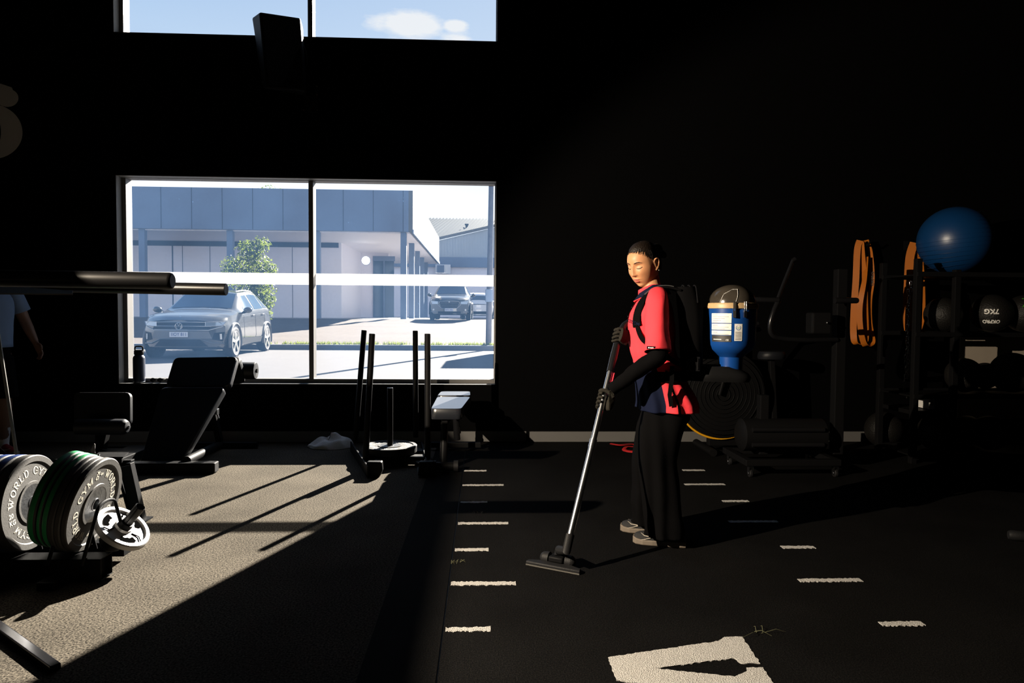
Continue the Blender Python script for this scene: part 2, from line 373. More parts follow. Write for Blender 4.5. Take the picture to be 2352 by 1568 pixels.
# ================================================================== THE SETTING
WY = 6.68                       # inner face of the wall with the windows
WX0, WX1 = -3.48, .13
b = MB(); b.span((-7, -3, -.05), (-.42, WY+.02, 0)); struct('floor', b, M['rubber'], smooth=False)
b = MB()
for z0, z1 in ((0, .56), (2.545, 3.87), (5.4, 5.8)): b.span((WX0, WY, z0), (WX1, WY+.22, z1))
b.span((-7, WY, 0), (WX0, WY+.22, 5.8)); b.span((WX1, WY, 0), (.455, WY+.22, 5.8)); b.span((.455, WY-.02, 0), (6.7, WY+.22, 5.8))
struct('wall_back', b, M['wall'], smooth=False)
b = MB(); b.span((-7.1, -3, 0), (-7, WY+.22, 5.8)); struct('wall_left', b, M['wall'], smooth=False)
b = MB(); b.span((6.6, -3, 0), (6.7, WY, 5.8)); struct('wall_right', b, M['wall'], smooth=False)
b = MB(); b.span((-7, -3.1, 0), (6.6, -3, 5.8)); struct('wall_front', b, M['wall'], smooth=False)
b = MB(); b.span((-7.1, -3.1, 5.7), (6.7, WY+.22, 5.8)); struct('ceiling', b, M['ceil'], smooth=False)
b = MB(); b.span((-6.9, WY-.016, 0), (.437, WY, .104)); b.span((.47, WY-.036, 0), (6.5, WY-.02, .106)); struct('baseboard_back', b, M['skirt'], smooth=False)
def window(name, z0, z1, glass, strip=None):
    w = bpy.data.objects.new(name, None); col.objects.link(w); w['kind'] = 'structure'
    g = Y_*(WY+.10)
    y0, y1 = WY+.10, WY+.22
    f = MB(); t = .042
    f.span((WX0, y0, z0), (WX0+t, y1, z1)); f.span((WX1-t*.3, y0, z0), (WX1, y1, z1))
    f.span((WX0+t, y0, z0), (WX1-t*.3, y1, z0+.045)); f.span((WX0+t, y0, z1-.008), (WX1-t*.3, y1, z1))
    f.span((-1.70, y0, z0+.045), (-1.655, y1, z1-.008))
    f.build('window_frame', M['aluframe'], w, smooth=False, bevel=.003)
    rv = MB(); rv.span((WX0, WY+.001, z0), (WX0+.004, y0, z1)); rv.span((WX0, WY+.001, z1-.004), (WX1, y0, z1)); rv.span((WX1-.004, WY+.001, z0), (WX1, y0, z1))
    rv.build('window_reveal', M['reveal'], w, smooth=False)
    s = MB(); s.span((WX0+.004, WY-.004, z0), (WX1-.004, y0, z0+.006)); s.build('window_sill', M['sill'], w, smooth=False)
    for a, c in ((WX0+t, -1.70), (-1.655, WX1-t*.3)):
        p = MB(); p.span((a, y1-.022, z0+.045), (c, y1-.016, z1-.008)); p.build('window_pane', glass, w, smooth=False)
        if strip:
            q = MB(); q.span((a, y1-.0245, strip[0]), (c, y1-.0225, strip[1])); q.build('frosted_strip', M['film'], w, smooth=False)
M['aluframe'] = mat('dark_aluminium_frame', (.13, .125, .12), .45, spec=.5)
M['sill'] = mat('dark_sill', (.05, .05, .05), .5)
window('window_1', .56, 2.545, M['glass'], (1.532, 1.645))
window('window_2', 3.87, 5.4, M['glass_hi'])
# artificial turf with its white marks
t = thing('turf_mat', 'long black artificial turf mat with white distance marks across the floor', 'turf mat', (3.2, 1.8, 0), world=True)
b = MB(); b.span((-.42, -3, -.05), (-.152, WY, .0055)); b.span((-.146, -3, -.05), (6.6, WY, .006)); b.build('turf_pile', M['turf'], t, smooth=False)
b = MB(); b.span((-.153, -3, -.02), (-.145, WY, -.004)); b.build('turf_seam', M['blk'], t, smooth=False)
def jag(x0, x1, y0, y1, a=.005):
    r = random.Random(int(x0*1000+y0*777)); n = max(6, int((x1-x0)/.008)); sk = r.uniform(-.006, .006)
    top = [(x1-(x1-x0)*i/n, y1+r.uniform(-a, a)+sk*(i/n)) for i in range(n+1)]
    bot = [(x0+(x1-x0)*i/n, y0+r.uniform(-a, a)) for i in range(n+1)]
    return bot+top
for k in range(8):
    y = 2.655+.4575*k-(.4575 if k == 7 else 0)
    if k == 7: break
    long_ = k % 2
    b = MB(); b.prism(jag(-.138, -.138+(.30 if long_ else .178), y-.018, y+.020), (0, 0, .006), X_, Y_, .003); b.build('distance_mark', M['tick'], t, smooth=False)
    b = MB(); b.prism(jag(1.80-(.30 if long_ else .178), 1.80, y-.018, y+.020), (0, 0, .006), X_, Y_, .003); b.build('distance_mark', M['tick'], t, smooth=False)
V_ = [(.464, 2.42), (.91, 2.53), (.945, 2.563), (1.013, 2.562), (1.003, 2.36), (.931, 2.362), (.922, 2.4), (.614, 2.337), (.877, 2.274), (.936, 2.311), (.941, 2.333), (1.0, 2.332), (.99, 2.12), (.93, 2.12), (.90, 2.16), (.464, 2.26)]
P2 = []; rr = random.Random(3)
for i in range(len(V_)):
    a, c = Vector(V_[i]), Vector(V_[(i+1) % len(V_)]); n = max(1, int((c-a).length/.011)); nn = Vector((-(c-a).y, (c-a).x)).normalized()
    for k in range(n): q = a.lerp(c, k/n)+nn*rr.uniform(-.003, .003); P2.append((q.x, q.y))
b = MB(); b.prism(P2, (0, 0, .006), X_, Y_, .003); b.build('floor_letter', M['tick'], t, smooth=False)
# big numeral on the back wall, cut by the left edge of the picture
b = MB()
def ring_poly(cx, cz, rx, rz, hx, hz, n=48):
    v = []
    for i in range(n):
        a = 2*math.pi*i/n; v.append((cx+rx*math.cos(a), WY-.003, cz+rz*math.sin(a)))
    for i in range(n):
        a = 2*math.pi*i/n; v.append((cx+hx*math.cos(a), WY-.003, cz+hz*math.sin(a)))
    b.add(v, [(i, (i+1) % n, n+(i+1) % n, n+i) for i in range(n)])
ring_poly(-4.61, 2.93, .285, .255, .09, .175)
def blob(cx, cz, rx, rz):
    b.add([(cx+rx*math.cos(2*math.pi*i/30), WY-.0035, cz+rz*math.sin(2*math.pi*i/30)) for i in range(30)], [tuple(range(29, -1, -1))])
blob(-4.46, 3.245, .105, .085)
def band(pts, ws):
    vs = []
    for i, p in enumerate(pts):
        d = (Vector(pts[min(i+1, len(pts)-1)])-Vector(pts[max(i-1, 0)])).normalized(); n = Vector((-d.y, d.x))
        q = Vector(p); vs += [(q.x+n.x*ws[i], WY-.0032, q.y+n.y*ws[i]), (q.x-n.x*ws[i], WY-.0032, q.y-n.y*ws[i])]
    b.add(vs, [(2*i, 2*i+1, 2*i+3, 2*i+2) for i in range(len(pts)-1)])
band([(-4.395, 3.26), (-4.43, 3.315), (-4.52, 3.345), (-4.64, 3.33), (-4.75, 3.25), (-4.82, 3.12), (-4.83, 2.95)], [.01, .03, .03, .035, .05, .07, .085])
struct('trim_1', b, M['six'], smooth=False, solid=.003)['label'] = 'large grey numeral 6 painted on the black wall, cut by the left edge'

# ================================================================== OUTSIDE
GZ = .25
b = MB(); b.span((-40, 6.95, GZ-.3), (30, 18.95, GZ)); struct('road', b, M['road'], smooth=False)
b = MB(); b.span((-40, 18.95, GZ-.3), (30, 19.1, GZ+.14)); tag(b.build('kerb', M['kerb'], smooth=False, bevel=.02), 'long grey concrete kerb along the far side of the road', 'kerb', kind='structure')
b = MB()
def vz(y): return GZ+.13+max(0, min(1, (y-19.1)/12.9))*.62
b.grid(lambda u, v: Vector((-45+80*u, 19.1+12.95*v, vz(19.1+12.95*v)+.03*noise.noise(Vector((u*60, v*12, 0))))), 120, 30)
struct('verge_ground', b, M['verge'])
b = MB(); b.span((-45, 32.05, .3), (-3.0, 75, 1.0)); struct('building_apron', b, M['slab'], smooth=False)
b = MB(); b.span((-3.0, 32.05, .3), (60, 110, .97)); struct('yard_ground', b, M['verge'], smooth=False)
# weeds along the kerb
b = MB(); r = random.Random(5)
for i in range(2600):
    x = r.uniform(-9, .6); y = 19.1+abs(r.gauss(0, .16)); 
    if noise.noise(Vector((x*1.3, 0, 3))) < -.15 and r.random() < .8: continue
    h = r.uniform(.03, .11); a = r.uniform(0, 6.28); w = .014; z = vz(y)
    b.add([(x-w*math.cos(a), y-w*math.sin(a), z), (x+w*math.cos(a), y+w*math.sin(a), z), (x+.03*math.cos(a*3), y+.03*math.sin(a*2), z+h)], [(0, 1, 2)])
tag(b.build('verge_grass', M['weed'], smooth=False), 'thin yellow-green grass growing along the kerb', 'grass', kind='stuff')

# ---- building with the slate parapet and the columns under its canopy
t = thing('commercial_building', 'slate blue clad building with columned canopy across the road', 'building', (-12, 40, 1.0), world=True)
b = MB(); b.span((-30, 33, 5.18), (-3.55, 33.25, 7.13)); b.build('parapet', M['clad'], t, smooth=False)
b = MB()
for k in range(14):
    x = at(926, 480, 33).x-.0-1.415*k
    b = MB(); b.span((x-.012, 32.985, 5.2), (x+.012, 33.0, 7.12)); b.build('panel_joint', M['joint'], t, smooth=False)
b = MB(); b.span((-3.55, 33.0, 5.18), (-3.35, 53, 7.13)); b.build('side_fascia', M['cladlite'], t, smooth=False)
b = MB(); b.span((-3.36, 32.98, 5.10), (-3.30, 53, 5.28)); b.build('fascia_edge', M['clad'], t, smooth=False)
b = MB(); b.span((-30, 33.2, 5.12), (-3.5, 53, 5.2)); b.build('soffit', M['bwall'], t, smooth=False)
b = MB(); b.span((-30, 33.25, 6.9), (-3.55, 53, 7.0)); b.build('roof', M['roofm'], t, smooth=False)
cols = [(at(p, 600, y).x, y) for p, y in ((926.5, 33.15), (945, 37.7), (958.5, 42.4), (969, 47), (978, 51.6))]
cols += [(at(p, 600, 33.15).x, 33.15) for p in (728, 528, 326)]
for x, y in cols:
    b = MB(); b.span((x-.14, y-.02, 1.0), (x+.14, y+.26, 5.16)); b.build('column', M['clad'], t, smooth=False, bevel=.01)
b = MB(); b.span((-30, 38, 1.0), (at(778, 650, 38).x, 38.2, 5.15)); b.build('wall', M['bwall'], t, smooth=False)
b = MB(); b.span((at(778, 650, 38).x, 38.0, 1.0), (at(778, 650, 38).x+.15, 48, 5.15)); b.span((at(778, 650, 38).x, 44, 1.0), (-6, 44.2, 5.15)); b.build('wall', M['bwall'], t, smooth=False)
b = MB()
for p in (397, 420, 483, 672, 735): x = at(p, 650, 38).x; b.span((x-(.03 if p == 397 else .012), 37.985, 1.0), (x+(.03 if p == 397 else .012), 38.0, 5.1))
b.span((-20, 37.985, 3.15), (at(778, 650, 38).x, 38.0, 3.17)); b.span((-30, 37.97, 4.85), (at(778, 650, 38).x, 38.0, 5.12)); b.build('wall_joint', M['joint'], t, smooth=False)
for p0, p1 in ((857, 881), (884, 905)):
    b = MB(); b.span((at(p0, 650, 43.9).x, 43.88, 1.02), (at(p1, 650, 43.9).x, 43.95, 4.6)); d = b.build('glass_door', M['dglass'], t, smooth=False)
b = MB(); b.span((at(857, 650, 43.9).x, 43.8, 4.6), (at(907, 650, 43.9).x, 43.95, 4.9)); b.span((at(881, 650, 43.9).x, 43.8, 1.0), (at(884, 650, 43.9).x, 43.95, 4.6)); b.build('door_frame', M['clad'], t, smooth=False)
c = at(840, 598, 37.9)
b = MB(); b.lathe([(0, -.09), (.13, -.09), (.20, -.04), (.22, 0), (.22, .04)], (c.x, 37.93, c.z), (0, 1, 0), 24)
b2 = MB(); b2.lathe([(.22, -.0), (.25, -.0), (.25, .08), (0, .08)], (c.x, 37.95, c.z), (0, 1, 0), 24)
lt = thing('bulkhead_lamp', 'bright round lamp glowing under the canopy of the building', 'lamp', (c.x, 38, c.z), world=True)
b.build('lamp_glass', M['glow'], lt); b2.build('lamp_housing', M['clad'], lt)
# ribbed shed behind, to the right
t = thing('ribbed_shed', 'pale ribbed metal shed with gable roof behind the parked cars', 'building', (2, 60, 1), world=True)
xl, xr = at(990, 600, 60).x, at(1175, 600, 60).x+4
zl, zr = 7.50, 10.2
def rz(x): return zl+(zr-zl)*(x-xl)/(xr-xl)
b = MB(); b.prism([(xl, 6.2), (xr, 6.2), (xr, zr), (xl, zl)], (0, 60.2, 0), X_, Z_, .2)
n = 46
for k in range(n): x = xl+.1+(xr-xl-.2)*k/(n-1); b.span((x-.03, 59.93, 6.2), (x+.03, 60.0, rz(x)-.02))
b.build('ribbed_wall', M['shed'], t, smooth=False)
b = MB(); b.prism([(xl-.2, zl), (xr, zr), (xr, zr+.22), (xl-.2, zl+.22)], (0, 60, 0), X_, Z_, .3); b.build('barge_board', M['cladlite'], t, smooth=False)
b = MB(); b.span((xl-6, 59.7, 5.35), (xr, 60.2, 6.2)); b.build('awning_band', M['clad'], t, smooth=False)
b = MB(); b.span((xl-6, 60, .9), (xr, 60.2, 5.4)); b.build('wall', M['bwall'], t, smooth=False)
b = MB(); zr2 = at(1050, 503, 80).z
def rp(u, v): x = xl-8+(xr-xl+8)*u; z0 = rz(max(x, xl))+.1; return Vector((x+2.6*v*(1-u), 60.4+19.6*v, z0+(zr2-z0)*v))
b.grid(rp, 40, 12)
rf_ = b.build('roof_sheet', M['roofm'], t, smooth=False)
for k in range(44):
    u = k/43.0; b = MB(); b.tube([rp(u, j/8)+Z_*.06 for j in range(9)], .075, 6); b.build('roof_rib', M['rooftrib'], rf_, smooth=False)
c = at(1072, 524, 68); b = MB(); b.tube([(c.x, 68, c.z-.5), (c.x, 68, c.z+.35)], .12, 12); b.tube([(c.x, 68, c.z+.3), (c.x, 68, c.z+.42)], .2, 12); b.build('roof_vent', M['roofm'], t)
c = at(1018, 620, 59.6); b = MB(); b.span((c.x-.65, 59.1, c.z-.35), (c.x+.65, 59.65, c.z+.45)); a = b.build('air_conditioner', M['carwhite'], t, smooth=False, bevel=.03)
b = MB(); b.span((c.x-.5, 59.05, c.z-.25), (c.x+.1, 59.1, c.z+.38)); b.build('fan_grille', M['clad'], a, smooth=False)
# pole by the kerb
c = at(1122, 793, 19.35); t = thing('utility_pole', 'weathered dark utility pole with a meter box by the kerb', 'pole', (c.x, 19.35, vz(19.35)), world=True)
POLEX = c.x
b = MB(); b.tube([(c.x, 19.35, .3), (c.x+.03, 19.35, 3), (c.x+.09, 19.35, 8.5)], [.085, .078, .060], 16); b.build('pole', M['polew'], t)
b = MB(); b.span((c.x-.10, 19.1, 1.60), (c.x+.10, 19.27, 1.96)); b.build('meter_box', M['clad'], t, smooth=False, bevel=.02)
# trees
def tree(name, label, x, y, z0, lobes, nleaf, seed, lsz=.075, trunk=.07):
    t = thing(name, label, 'tree', (x, y, z0), world=True); r = random.Random(seed)
    b = MB(); top = max(l[2]+l[3]*.4 for l in lobes)
    b.tube([(x, y, z0-.1), (x+.03, y, z0+.9), (x-.02, y+.05, (z0+top)/2), (x, y, top)], [trunk, trunk*.8, trunk*.5, .015], 10)
    for l in lobes: b.tube([(x, y, max(z0+.5, l[2]-l[3]*.9)), ((x+l[0])/2, (y+l[1])/2, l[2]-l[3]*.3), (l[0], l[1], l[2])], [trunk*.45, trunk*.3, .012], 8)
    b.build('trunk', M['bark'], t)
    b = MB(); tot = sum(l[3]**2 for l in lobes)
    for l in lobes:
        for k in range(int(nleaf*l[3]**2/tot)):
            d = Vector((r.gauss(0, 1), r.gauss(0, 1), r.gauss(0, 1))).normalized()*(l[3]*r.uniform(.45, 1.08)); d.z *= l[4] if len(l) > 4 else 1
            p = Vector(l[:3])+d; n = (d.normalized()+Vector((r.uniform(-.9, .9), r.uniform(-.9, .9), r.uniform(-.3, .9)))).normalized()
            x1, y1, _ = frame_of(n); a = r.uniform(0, 6.28); e = x1*math.cos(a)+y1*math.sin(a); g = n.cross(e); s = lsz*r.uniform(.6, 1.25)
            b.add([p-e*s, p+g*s*.42+n*s*.12, p+e*s, p-g*s*.42+n*s*.12], [(0, 1, 2), (0, 2, 3)])
    b.build('foliage', M['leaf'], t, smooth=False)
Yt = 21.0
L_ = []
for px, py, rad in ((585, 580, 26), (568, 575, 22), (598, 560, 20), (600, 610, 30), (560, 610, 28), (532, 612, 24), (590, 640, 34), (622, 618, 16), (610, 660, 30), (575, 660, 34), (618, 690, 22), (600, 700, 28), (612, 722, 16), (528, 640, 18), (592, 730, 14)):
    q = at(px, py, Yt); L_.append((q.x, Yt+random.uniform(-.25, .25), q.z, rad*Yt/1568))
c = at(590, 740, Yt); tree('street_tree', 'small leafy tree standing behind the grey parked car', c.x, Yt, vz(Yt)-.02, L_, 4200, 3, .055)
q = [at(px, py, 58) for px, py in ((602, 436), (622, 430), (640, 437))]
tree('distant_tree', 'tree crown just showing above the slate parapet', q[1].x, 58, 1, [(p.x, 58, p.z-.9, 1.0) for p in q]+[(q[1].x, 58, q[1].z-2.2, 1.5)], 1500, 4, .16, .2)

# ---- cars
def lerp_t(xs, ys, x):
    if x >= xs[0]: return ys[0]
    for i in range(len(xs)-1):
        if xs[i] >= x >= xs[i+1]: f = (xs[i]-x)/(xs[i]-xs[i+1]); return ys[i]+(ys[i+1]-ys[i])*f
    return ys[-1]
CX = [2.11, 1.95, 1.6, 1.1, .86, .14, -.6, -1.2, -1.75, -2.0, -2.12]
CT = [.84, .93, 1.0, 1.06, 1.09, 1.50, 1.56, 1.55, 1.44, 1.06, .88]
CB = [.79, .86, .93, .98, 1.0, 1.02, 1.05, 1.08, 1.10, .99, .80]
CWB = [.74, .81, .865, .885, .885, .885, .885, .88, .85, .81, .76]
CWR = [.62, .66, .70, .72, .72, .60, .60, .58, .56, .62, .64]
CWM = [.84, .88, .905, .91, .91, .905, .905, .91, .905, .88, .83]
CWS = [.78, .83, .87, .88, .88, .875, .875, .88, .87, .83, .78]
def sect(x):
    zb = lerp_t([2.11, 1.9, -1.9, -2.12], [.26, .21, .21, .30], x); T = lerp_t(CX, CT, x); B = lerp_t(CX, CB, x)
    wb, wr, wm, ws = (lerp_t(CX, q, x) for q in (CWB, CWR, CWM, CWS))
    return [(0, zb), (ws*.9, zb), (ws, zb+.07), (wm, .47), (wm-.005, .70), (wb, B), (wr, T-.035), (wr*.55, T-.006), (0, T)]
def kx(x): return (.42*max(0, (x-1.15)/.96)**1.3 if x > 1.15 else -.22*max(0, (-1.3-x)/.82)**1.3)
def body_pt(x, t, side=1, off=0.0):
    def raw(x, t):
        s = sect(x); i = min(int(t), 7); f = t-i; y = s[i][0]+(s[i+1][0]-s[i][0])*f; z = s[i][1]+(s[i+1][1]-s[i][1])*f
        return Vector((x-kx(x)*(y/.91)**2.4, y, z))
    p = raw(x, t)
    if off:
        e = .02; n = (raw(x+e, t)-raw(x-e, t)).cross(raw(x, min(t+.03, 8))-raw(x, max(t-.03, 0)))
        n = -n.normalized() if n.length > 1e-9 else Vector((0, 0, 1))
        if n.dot(Vector((0, p.y, p.z-.6))) < 0: n = -n
        p = p+n*off
    return Vector((p.x, p.y*side, p.z))
def nose(y, z, off=.0): return Vector((2.11-kx(2.11)*(abs(y)/.91)**2.4+off-max(0, z-.62)*.10, y, z))
def tail(y, z, off=.0): return Vector((-2.12-kx(-2.12)*(abs(y)/.91)**2.4-off, y, z))
def make_car(label, paint, cat, loc, rotz, sc=(1, 1, 1), kind='hatch'):
    t = thing('parked_car', label, cat, loc, rotz); t.scale = sc
    b = MB(); xs = []
    x = 2.11
    while x > -2.12: xs.append(x); x -= .085
    xs.append(-2.12); ts = [i/3.0 for i in range(25)]
    rr_ = [[body_pt(x, q, 1) for q in ts]+[body_pt(x, q, -1) for q in reversed(ts[1:-1])] for x in xs]
    b.rings(rr_, cap=False)
    f0 = sect(2.11); zt = f0[-1][1]; zb = f0[0][1]
    for fn in (nose, tail):
        def F(u, v, fn=fn):
            z = zb+(zt-zb)*v; s = sect(2.11 if fn is nose else -2.12); w = 0
            for i in range(8):
                if s[i][1] <= z <= s[i+1][1]+1e-6: w = s[i][0]+(s[i+1][0]-s[i][0])*(z-s[i][1])/max(1e-6, s[i+1][1]-s[i][1])
            if v == 0: w = s[1][0]
            return fn((2*u-1)*max(w, .3), z, 0)
        b.grid(F, 25, 12)
    body = b.build('body', paint, t, ang=50)
    def side_patch(name, m, x0, x1, t0, t1, off, par=t, slant=(0, 0), n=10):
        o = None
        for s in (1, -1):
            b = MB(); b.grid(lambda u, v: body_pt(x0+(x1-x0)*u+slant[0]*v*(1-u)+slant[1]*v*u, t0+(t1-t0)*v, s, off), n, 5); o = b.build(name, m, par)
        return o
    def fpatch(name, m, quad, off, par, fn=nose, mirror=False):
        for s in ((1, -1) if mirror else (1,)):
            b = MB(); A, B, C, D = [Vector((q[0], q[1])) for q in quad]
            def G(u, v): q = A.lerp(B, u).lerp(D.lerp(C, u), v); return fn(q.x*s, q.y, off)
            b.grid(G, 16, 4); b.grid(lambda u, v: (G(u, 0)+(G(u, 0)-nose(0, 0))*0)-Vector((off*1.2*(1 if fn is nose else -1)*v, 0, 0)), 16, 2)
            o = b.build(name, m, par)
        return o
    def fstrip(name, m, pts, w, off, par, fn=nose, closed=False):
        P = []
        for i in range(len(pts)-(0 if closed else 1)):
            a, c = Vector(pts[i]), Vector(pts[(i+1) % len(pts)]); n = max(1, int((c-a).length/.06))
            for k in range(n): q = a.lerp(c, k/n); P.append(fn(q.x, q.y, off))
        if not closed: P.append(fn(pts[-1][0], pts[-1][1], off))
        b = MB(); b.tube(P, w, 8, closed=closed); return b.build(name, m, par)
    # glass
    b = MB(); b.grid(lambda u, v: body_pt(.80-.62*v, 6.12+1.88*min(1, 2*(.5-abs(u-.5))), 1 if u < .5 else -1, .006), 21, 6); b.build('windscreen', M['dglass'], t)
    b = MB(); b.grid(lambda u, v: body_pt(-1.80-.17*v, 6.12+1.88*min(1, 2*(.5-abs(u-.5))), 1 if u < .5 else -1, .006), 21, 5); b.build('rear_window', M['dglass'], t)
    side_patch('side_window', M['dglass'], .58, -.28, 5.10, 5.86, .006, slant=(-.42, 0))
    side_patch('side_window', M['dglass'], -.36, -1.10, 5.10, 5.86, .006)
    side_patch('side_window', M['dglass'], -1.17, -1.62, 5.12, 5.84, .006, slant=(0, .22))
    for s in (1, -1):
        b = MB(); b.tube([body_pt(x/10, 6.3, s, .03) for x in range(0, -16, -1)], .016, 8); b.build('roof_rail', M['alloy'], t)
        b = MB(); q = body_pt(.72, 5.0, s, 0); b.ball(q+Vector((.0, s*.13, .06)), .10, 16, 10, (.8, 1.0, .72)); m_ = b.build('wing_mirror', paint, t)
        b = MB(); b.tube([q, q+Vector((0, s*.1, .02))], .03, 8); b.build('mirror_stalk', M['trim'], m_)
        for x in (.0, -.85): b = MB(); b.tube([body_pt(x, 4.75, s, .02), body_pt(x-.18, 4.75, s, .02)], .014, 8); b.build('door_handle', paint, t)
        for x in (.62, -.32, -1.12): b = MB(); b.tube([body_pt(x, q/4, s, .001) for q in range(9, 20)], .004, 5); b.build('door_gap', M['trim'], t)
    side_patch('sill_cladding', M['trim'], .9, -.95, 2.0, 2.7, .012)
    for ax in (1.285, -1.305):
        for s in (1, -1):
            wy = .895
            b = MB(); b.lathe([(0, 0), (.385, 0), (.385, .012)], (ax, s*(wy-.002), .36), (0, s, 0), 40); b.build('wheel_well', M['trim'], t)
            b = MB(); b.tube([Vector((ax+.40*math.cos(R(a)), s*(wy+.006), .36+.40*math.sin(R(a)))) for a in range(-18, 199, 9)], .032, 8, sq=.8); b.build('wheel_arch', M['clading'] if kind == 'main' else M['trim'], t)
            w = MB(); w.lathe([(.235, -.20), (.30, -.21), (.335, -.19), (.345, -.1), (.335, -.01), (.30, .012), (.255, .004), (.25, -.03)], (ax, s*(wy+.015), .345), (0, s, 0), 40)
            wo_ = w.build('wheel', M['tyre'], t)
            w = MB(); w.lathe([(0, -.05), (.25, -.06), (.252, .0), (.235, .0), (.228, -.035)], (ax, s*(wy+.015), .345), (0, s, 0), 40); w.cur = 0
            rm = w.build('wheel_rim', M['trim'], wo_)
            w = MB()
            for k in range(5):
                a = 2*math.pi*k/5+.3; c0 = Vector((ax, s*(wy+.012), .345)); ra = Vector((math.cos(a), 0, math.sin(a))); ta = Vector((-math.sin(a), 0, math.cos(a)))
                w.prism([(.03, -.022), (.24, -.06), (.245, .035), (.03, .03)], c0-Vector((0, s*.008, 0)), ra, ta, .014*(-s))
            w.lathe([(0, .012), (.05, .01), (.055, -.01)], (ax, s*(wy+.01), .345), (0, s, 0), 20)
            w.lathe([(.232, -.002), (.232, .008), (.25, .008), (.25, -.002)], (ax, s*(wy+.012), .345), (0, s, 0), 40)
            w.build('wheel_spokes', M['alloy'], wo_)
    if kind == 'main':
        g = fpatch('grille', M['trim'], [(-.60, .64), (.60, .64), (.52, .80), (-.52, .80)], .006, t)
        fstrip('chrome_strip', M['alloy'], [(-.50, .79), (.50, .79)], .008, .012, g); fstrip('chrome_strip', M['alloy'], [(-.60, .705), (.60, .705)], .008, .012, g)
        fstrip('chrome_strip', M['alloy'], [(-.80, .70), (-.56, .62), (.56, .62), (.80, .70)], .009, .012, g)
        fpatch('headlamp', M['lamp'], [(.50, .70), (.80, .72), (.85, .80), (.50, .80)], .010, t, mirror=True)
        for s in (1, -1): fstrip('lamp_edge', M['alloy'], [(s*.50, .70), (s*.80, .72), (s*.85, .80), (s*.50, .80)], .006, .014, t, closed=True)
        b = MB(); c0 = nose(0, .705, .03); b.tube([c0+Vector((0, .072*math.cos(a), .072*math.sin(a))) for a in [2*math.pi*k/28 for k in range(28)]], .008, 8, closed=True)
        b.tube([c0+Vector((0, y, z)) for y, z in ((-.030, .060), (0, .008), (.030, .060))], .007, 6)
        b.tube([c0+Vector((0, y, z)) for y, z in ((-.062, .030), (-.030, -.058), (0, -.004), (.030, -.058), (.062, .030))], .007, 6)
        b.build('badge', M['alloy'], g)
        fpatch('bumper_band', M['clading'], [(-.62, .44), (.62, .44), (.56, .60), (-.56, .60)], .008, t)
        fpatch('lower_intake', M['trim'], [(-.56, .27), (.56, .27), (.40, .42), (-.40, .42)], .010, t)
        fstrip('bumper_crease', paint, [(-.82, .33), (-.62, .34), (-.40, .43), (.40, .43), (.62, .34), (.82, .33)], .014, .008, t)
        fpatch('side_vent', M['trim'], [(.62, .42), (.80, .38), (.83, .58), (.66, .56)], .010, t, mirror=True)
        fpatch('fog_lamp', M['label'], [(.755, .42), (.79, .42), (.785, .54), (.75, .54)], .018, t, mirror=True)
        pl = MB(); c0 = nose(0, .53, .03); pl.box(c0, (.012, .372, .107)); pl = pl.build('number_plate', M['platew'], t, smooth=False)
        b = MB(); put_text(b, '1IOY 811', .098, lambda x, y: c0+Vector((.0075, x*.86, y)), .001); b.build('plate_characters', M['plateink'], pl, smooth=False)
    elif kind == 'suv':
        g = fpatch('grille', M['trim'], [(-.36, .50), (.36, .50), (.42, .74), (-.42, .74)], .008, t)
        fstrip('chrome_surround', M['alloy'], [(-.34, .49), (.34, .49), (.50, .63), (.40, .77), (-.40, .77), (-.50, .63)], .010, .014, g, closed=True)
        for z in (.55, .60, .66, .71): fstrip('grille_bar', M['clading'], [(-.38, z), (.38, z)], .008, .012, g)
        b = MB(); b.ball(nose(0, .74, .02), .035, 12, 8, (.4, 1.2, .8)); b.build('badge', M['alloy'], g)
        fpatch('headlamp', M['lamp'], [(.50, .66), (.78, .66), (.82, .80), (.50, .76)], .012, t, mirror=True)
        for s in (1, -1): b = MB(); b.ball(nose(s*.70, .42, .01), .045, 14, 8, (.5, 1, 1)); b.build('fog_lamp', M['label'], t); fstrip('fog_trim', M['alloy'], [(s*.60, .34), (s*.84, .34)], .010, .016, t)
        fpatch('lower_intake', M['trim'], [(-.5, .27), (.5, .27), (.5, .36), (-.5, .36)], .01, t)
        pl = MB(); c0 = nose(0, .42, .03); pl.box(c0, (.012, .372, .107)); pl = pl.build('number_plate', M['platew'], t, smooth=False)
        b = MB()
        for k in range(8): b.box(c0+Vector((.008, -.14+.04*k+(.012 if k > 3 else -.012), 0)), (.002, .02, .06))
        b.build('plate_characters', M['plateink'], pl, smooth=False)
    else:
        fpatch('tail_lamp', M['taillamp'], [(.52, .80), (.76, .78), (.74, .88), (.50, .86)], .015, t, fn=tail, mirror=True)
        fpatch('rear_bumper', M['trim'], [(-.72, .30), (.72, .30), (.70, .46), (-.70, .46)], .012, t, fn=tail)
        fpatch('rear_reflector', M['taillamp'], [(.60, .42), (.72, .42), (.72, .50), (.60, .47)], .02, t, fn=tail, mirror=True)
        pl = MB(); pl.box(tail(0, .62, .02), (.012, .372, .107)); pl.build('number_plate', M['platew'], t, smooth=False)
    return t
make_car('grey crossover car parked front-on at the kerb behind the left pane', M['carpaint'], 'car', (-6.50, 16.85, GZ), R(-87.6), kind='main')
c = at(1033, 730, 31.5)
make_car('black SUV with chrome grille surround parked by the building columns', M['carblk'], 'car', (c.x+.05, 33.0, .985), R(-91), (1.08, 1.02, 1.10), kind='suv')
c = at(1103, 720, 39)
make_car('white hatchback seen from behind beyond the black SUV', M['carwhite'], 'car', (c.x-.25, 41, .97), R(93), (1, 1, 1), kind='rear')
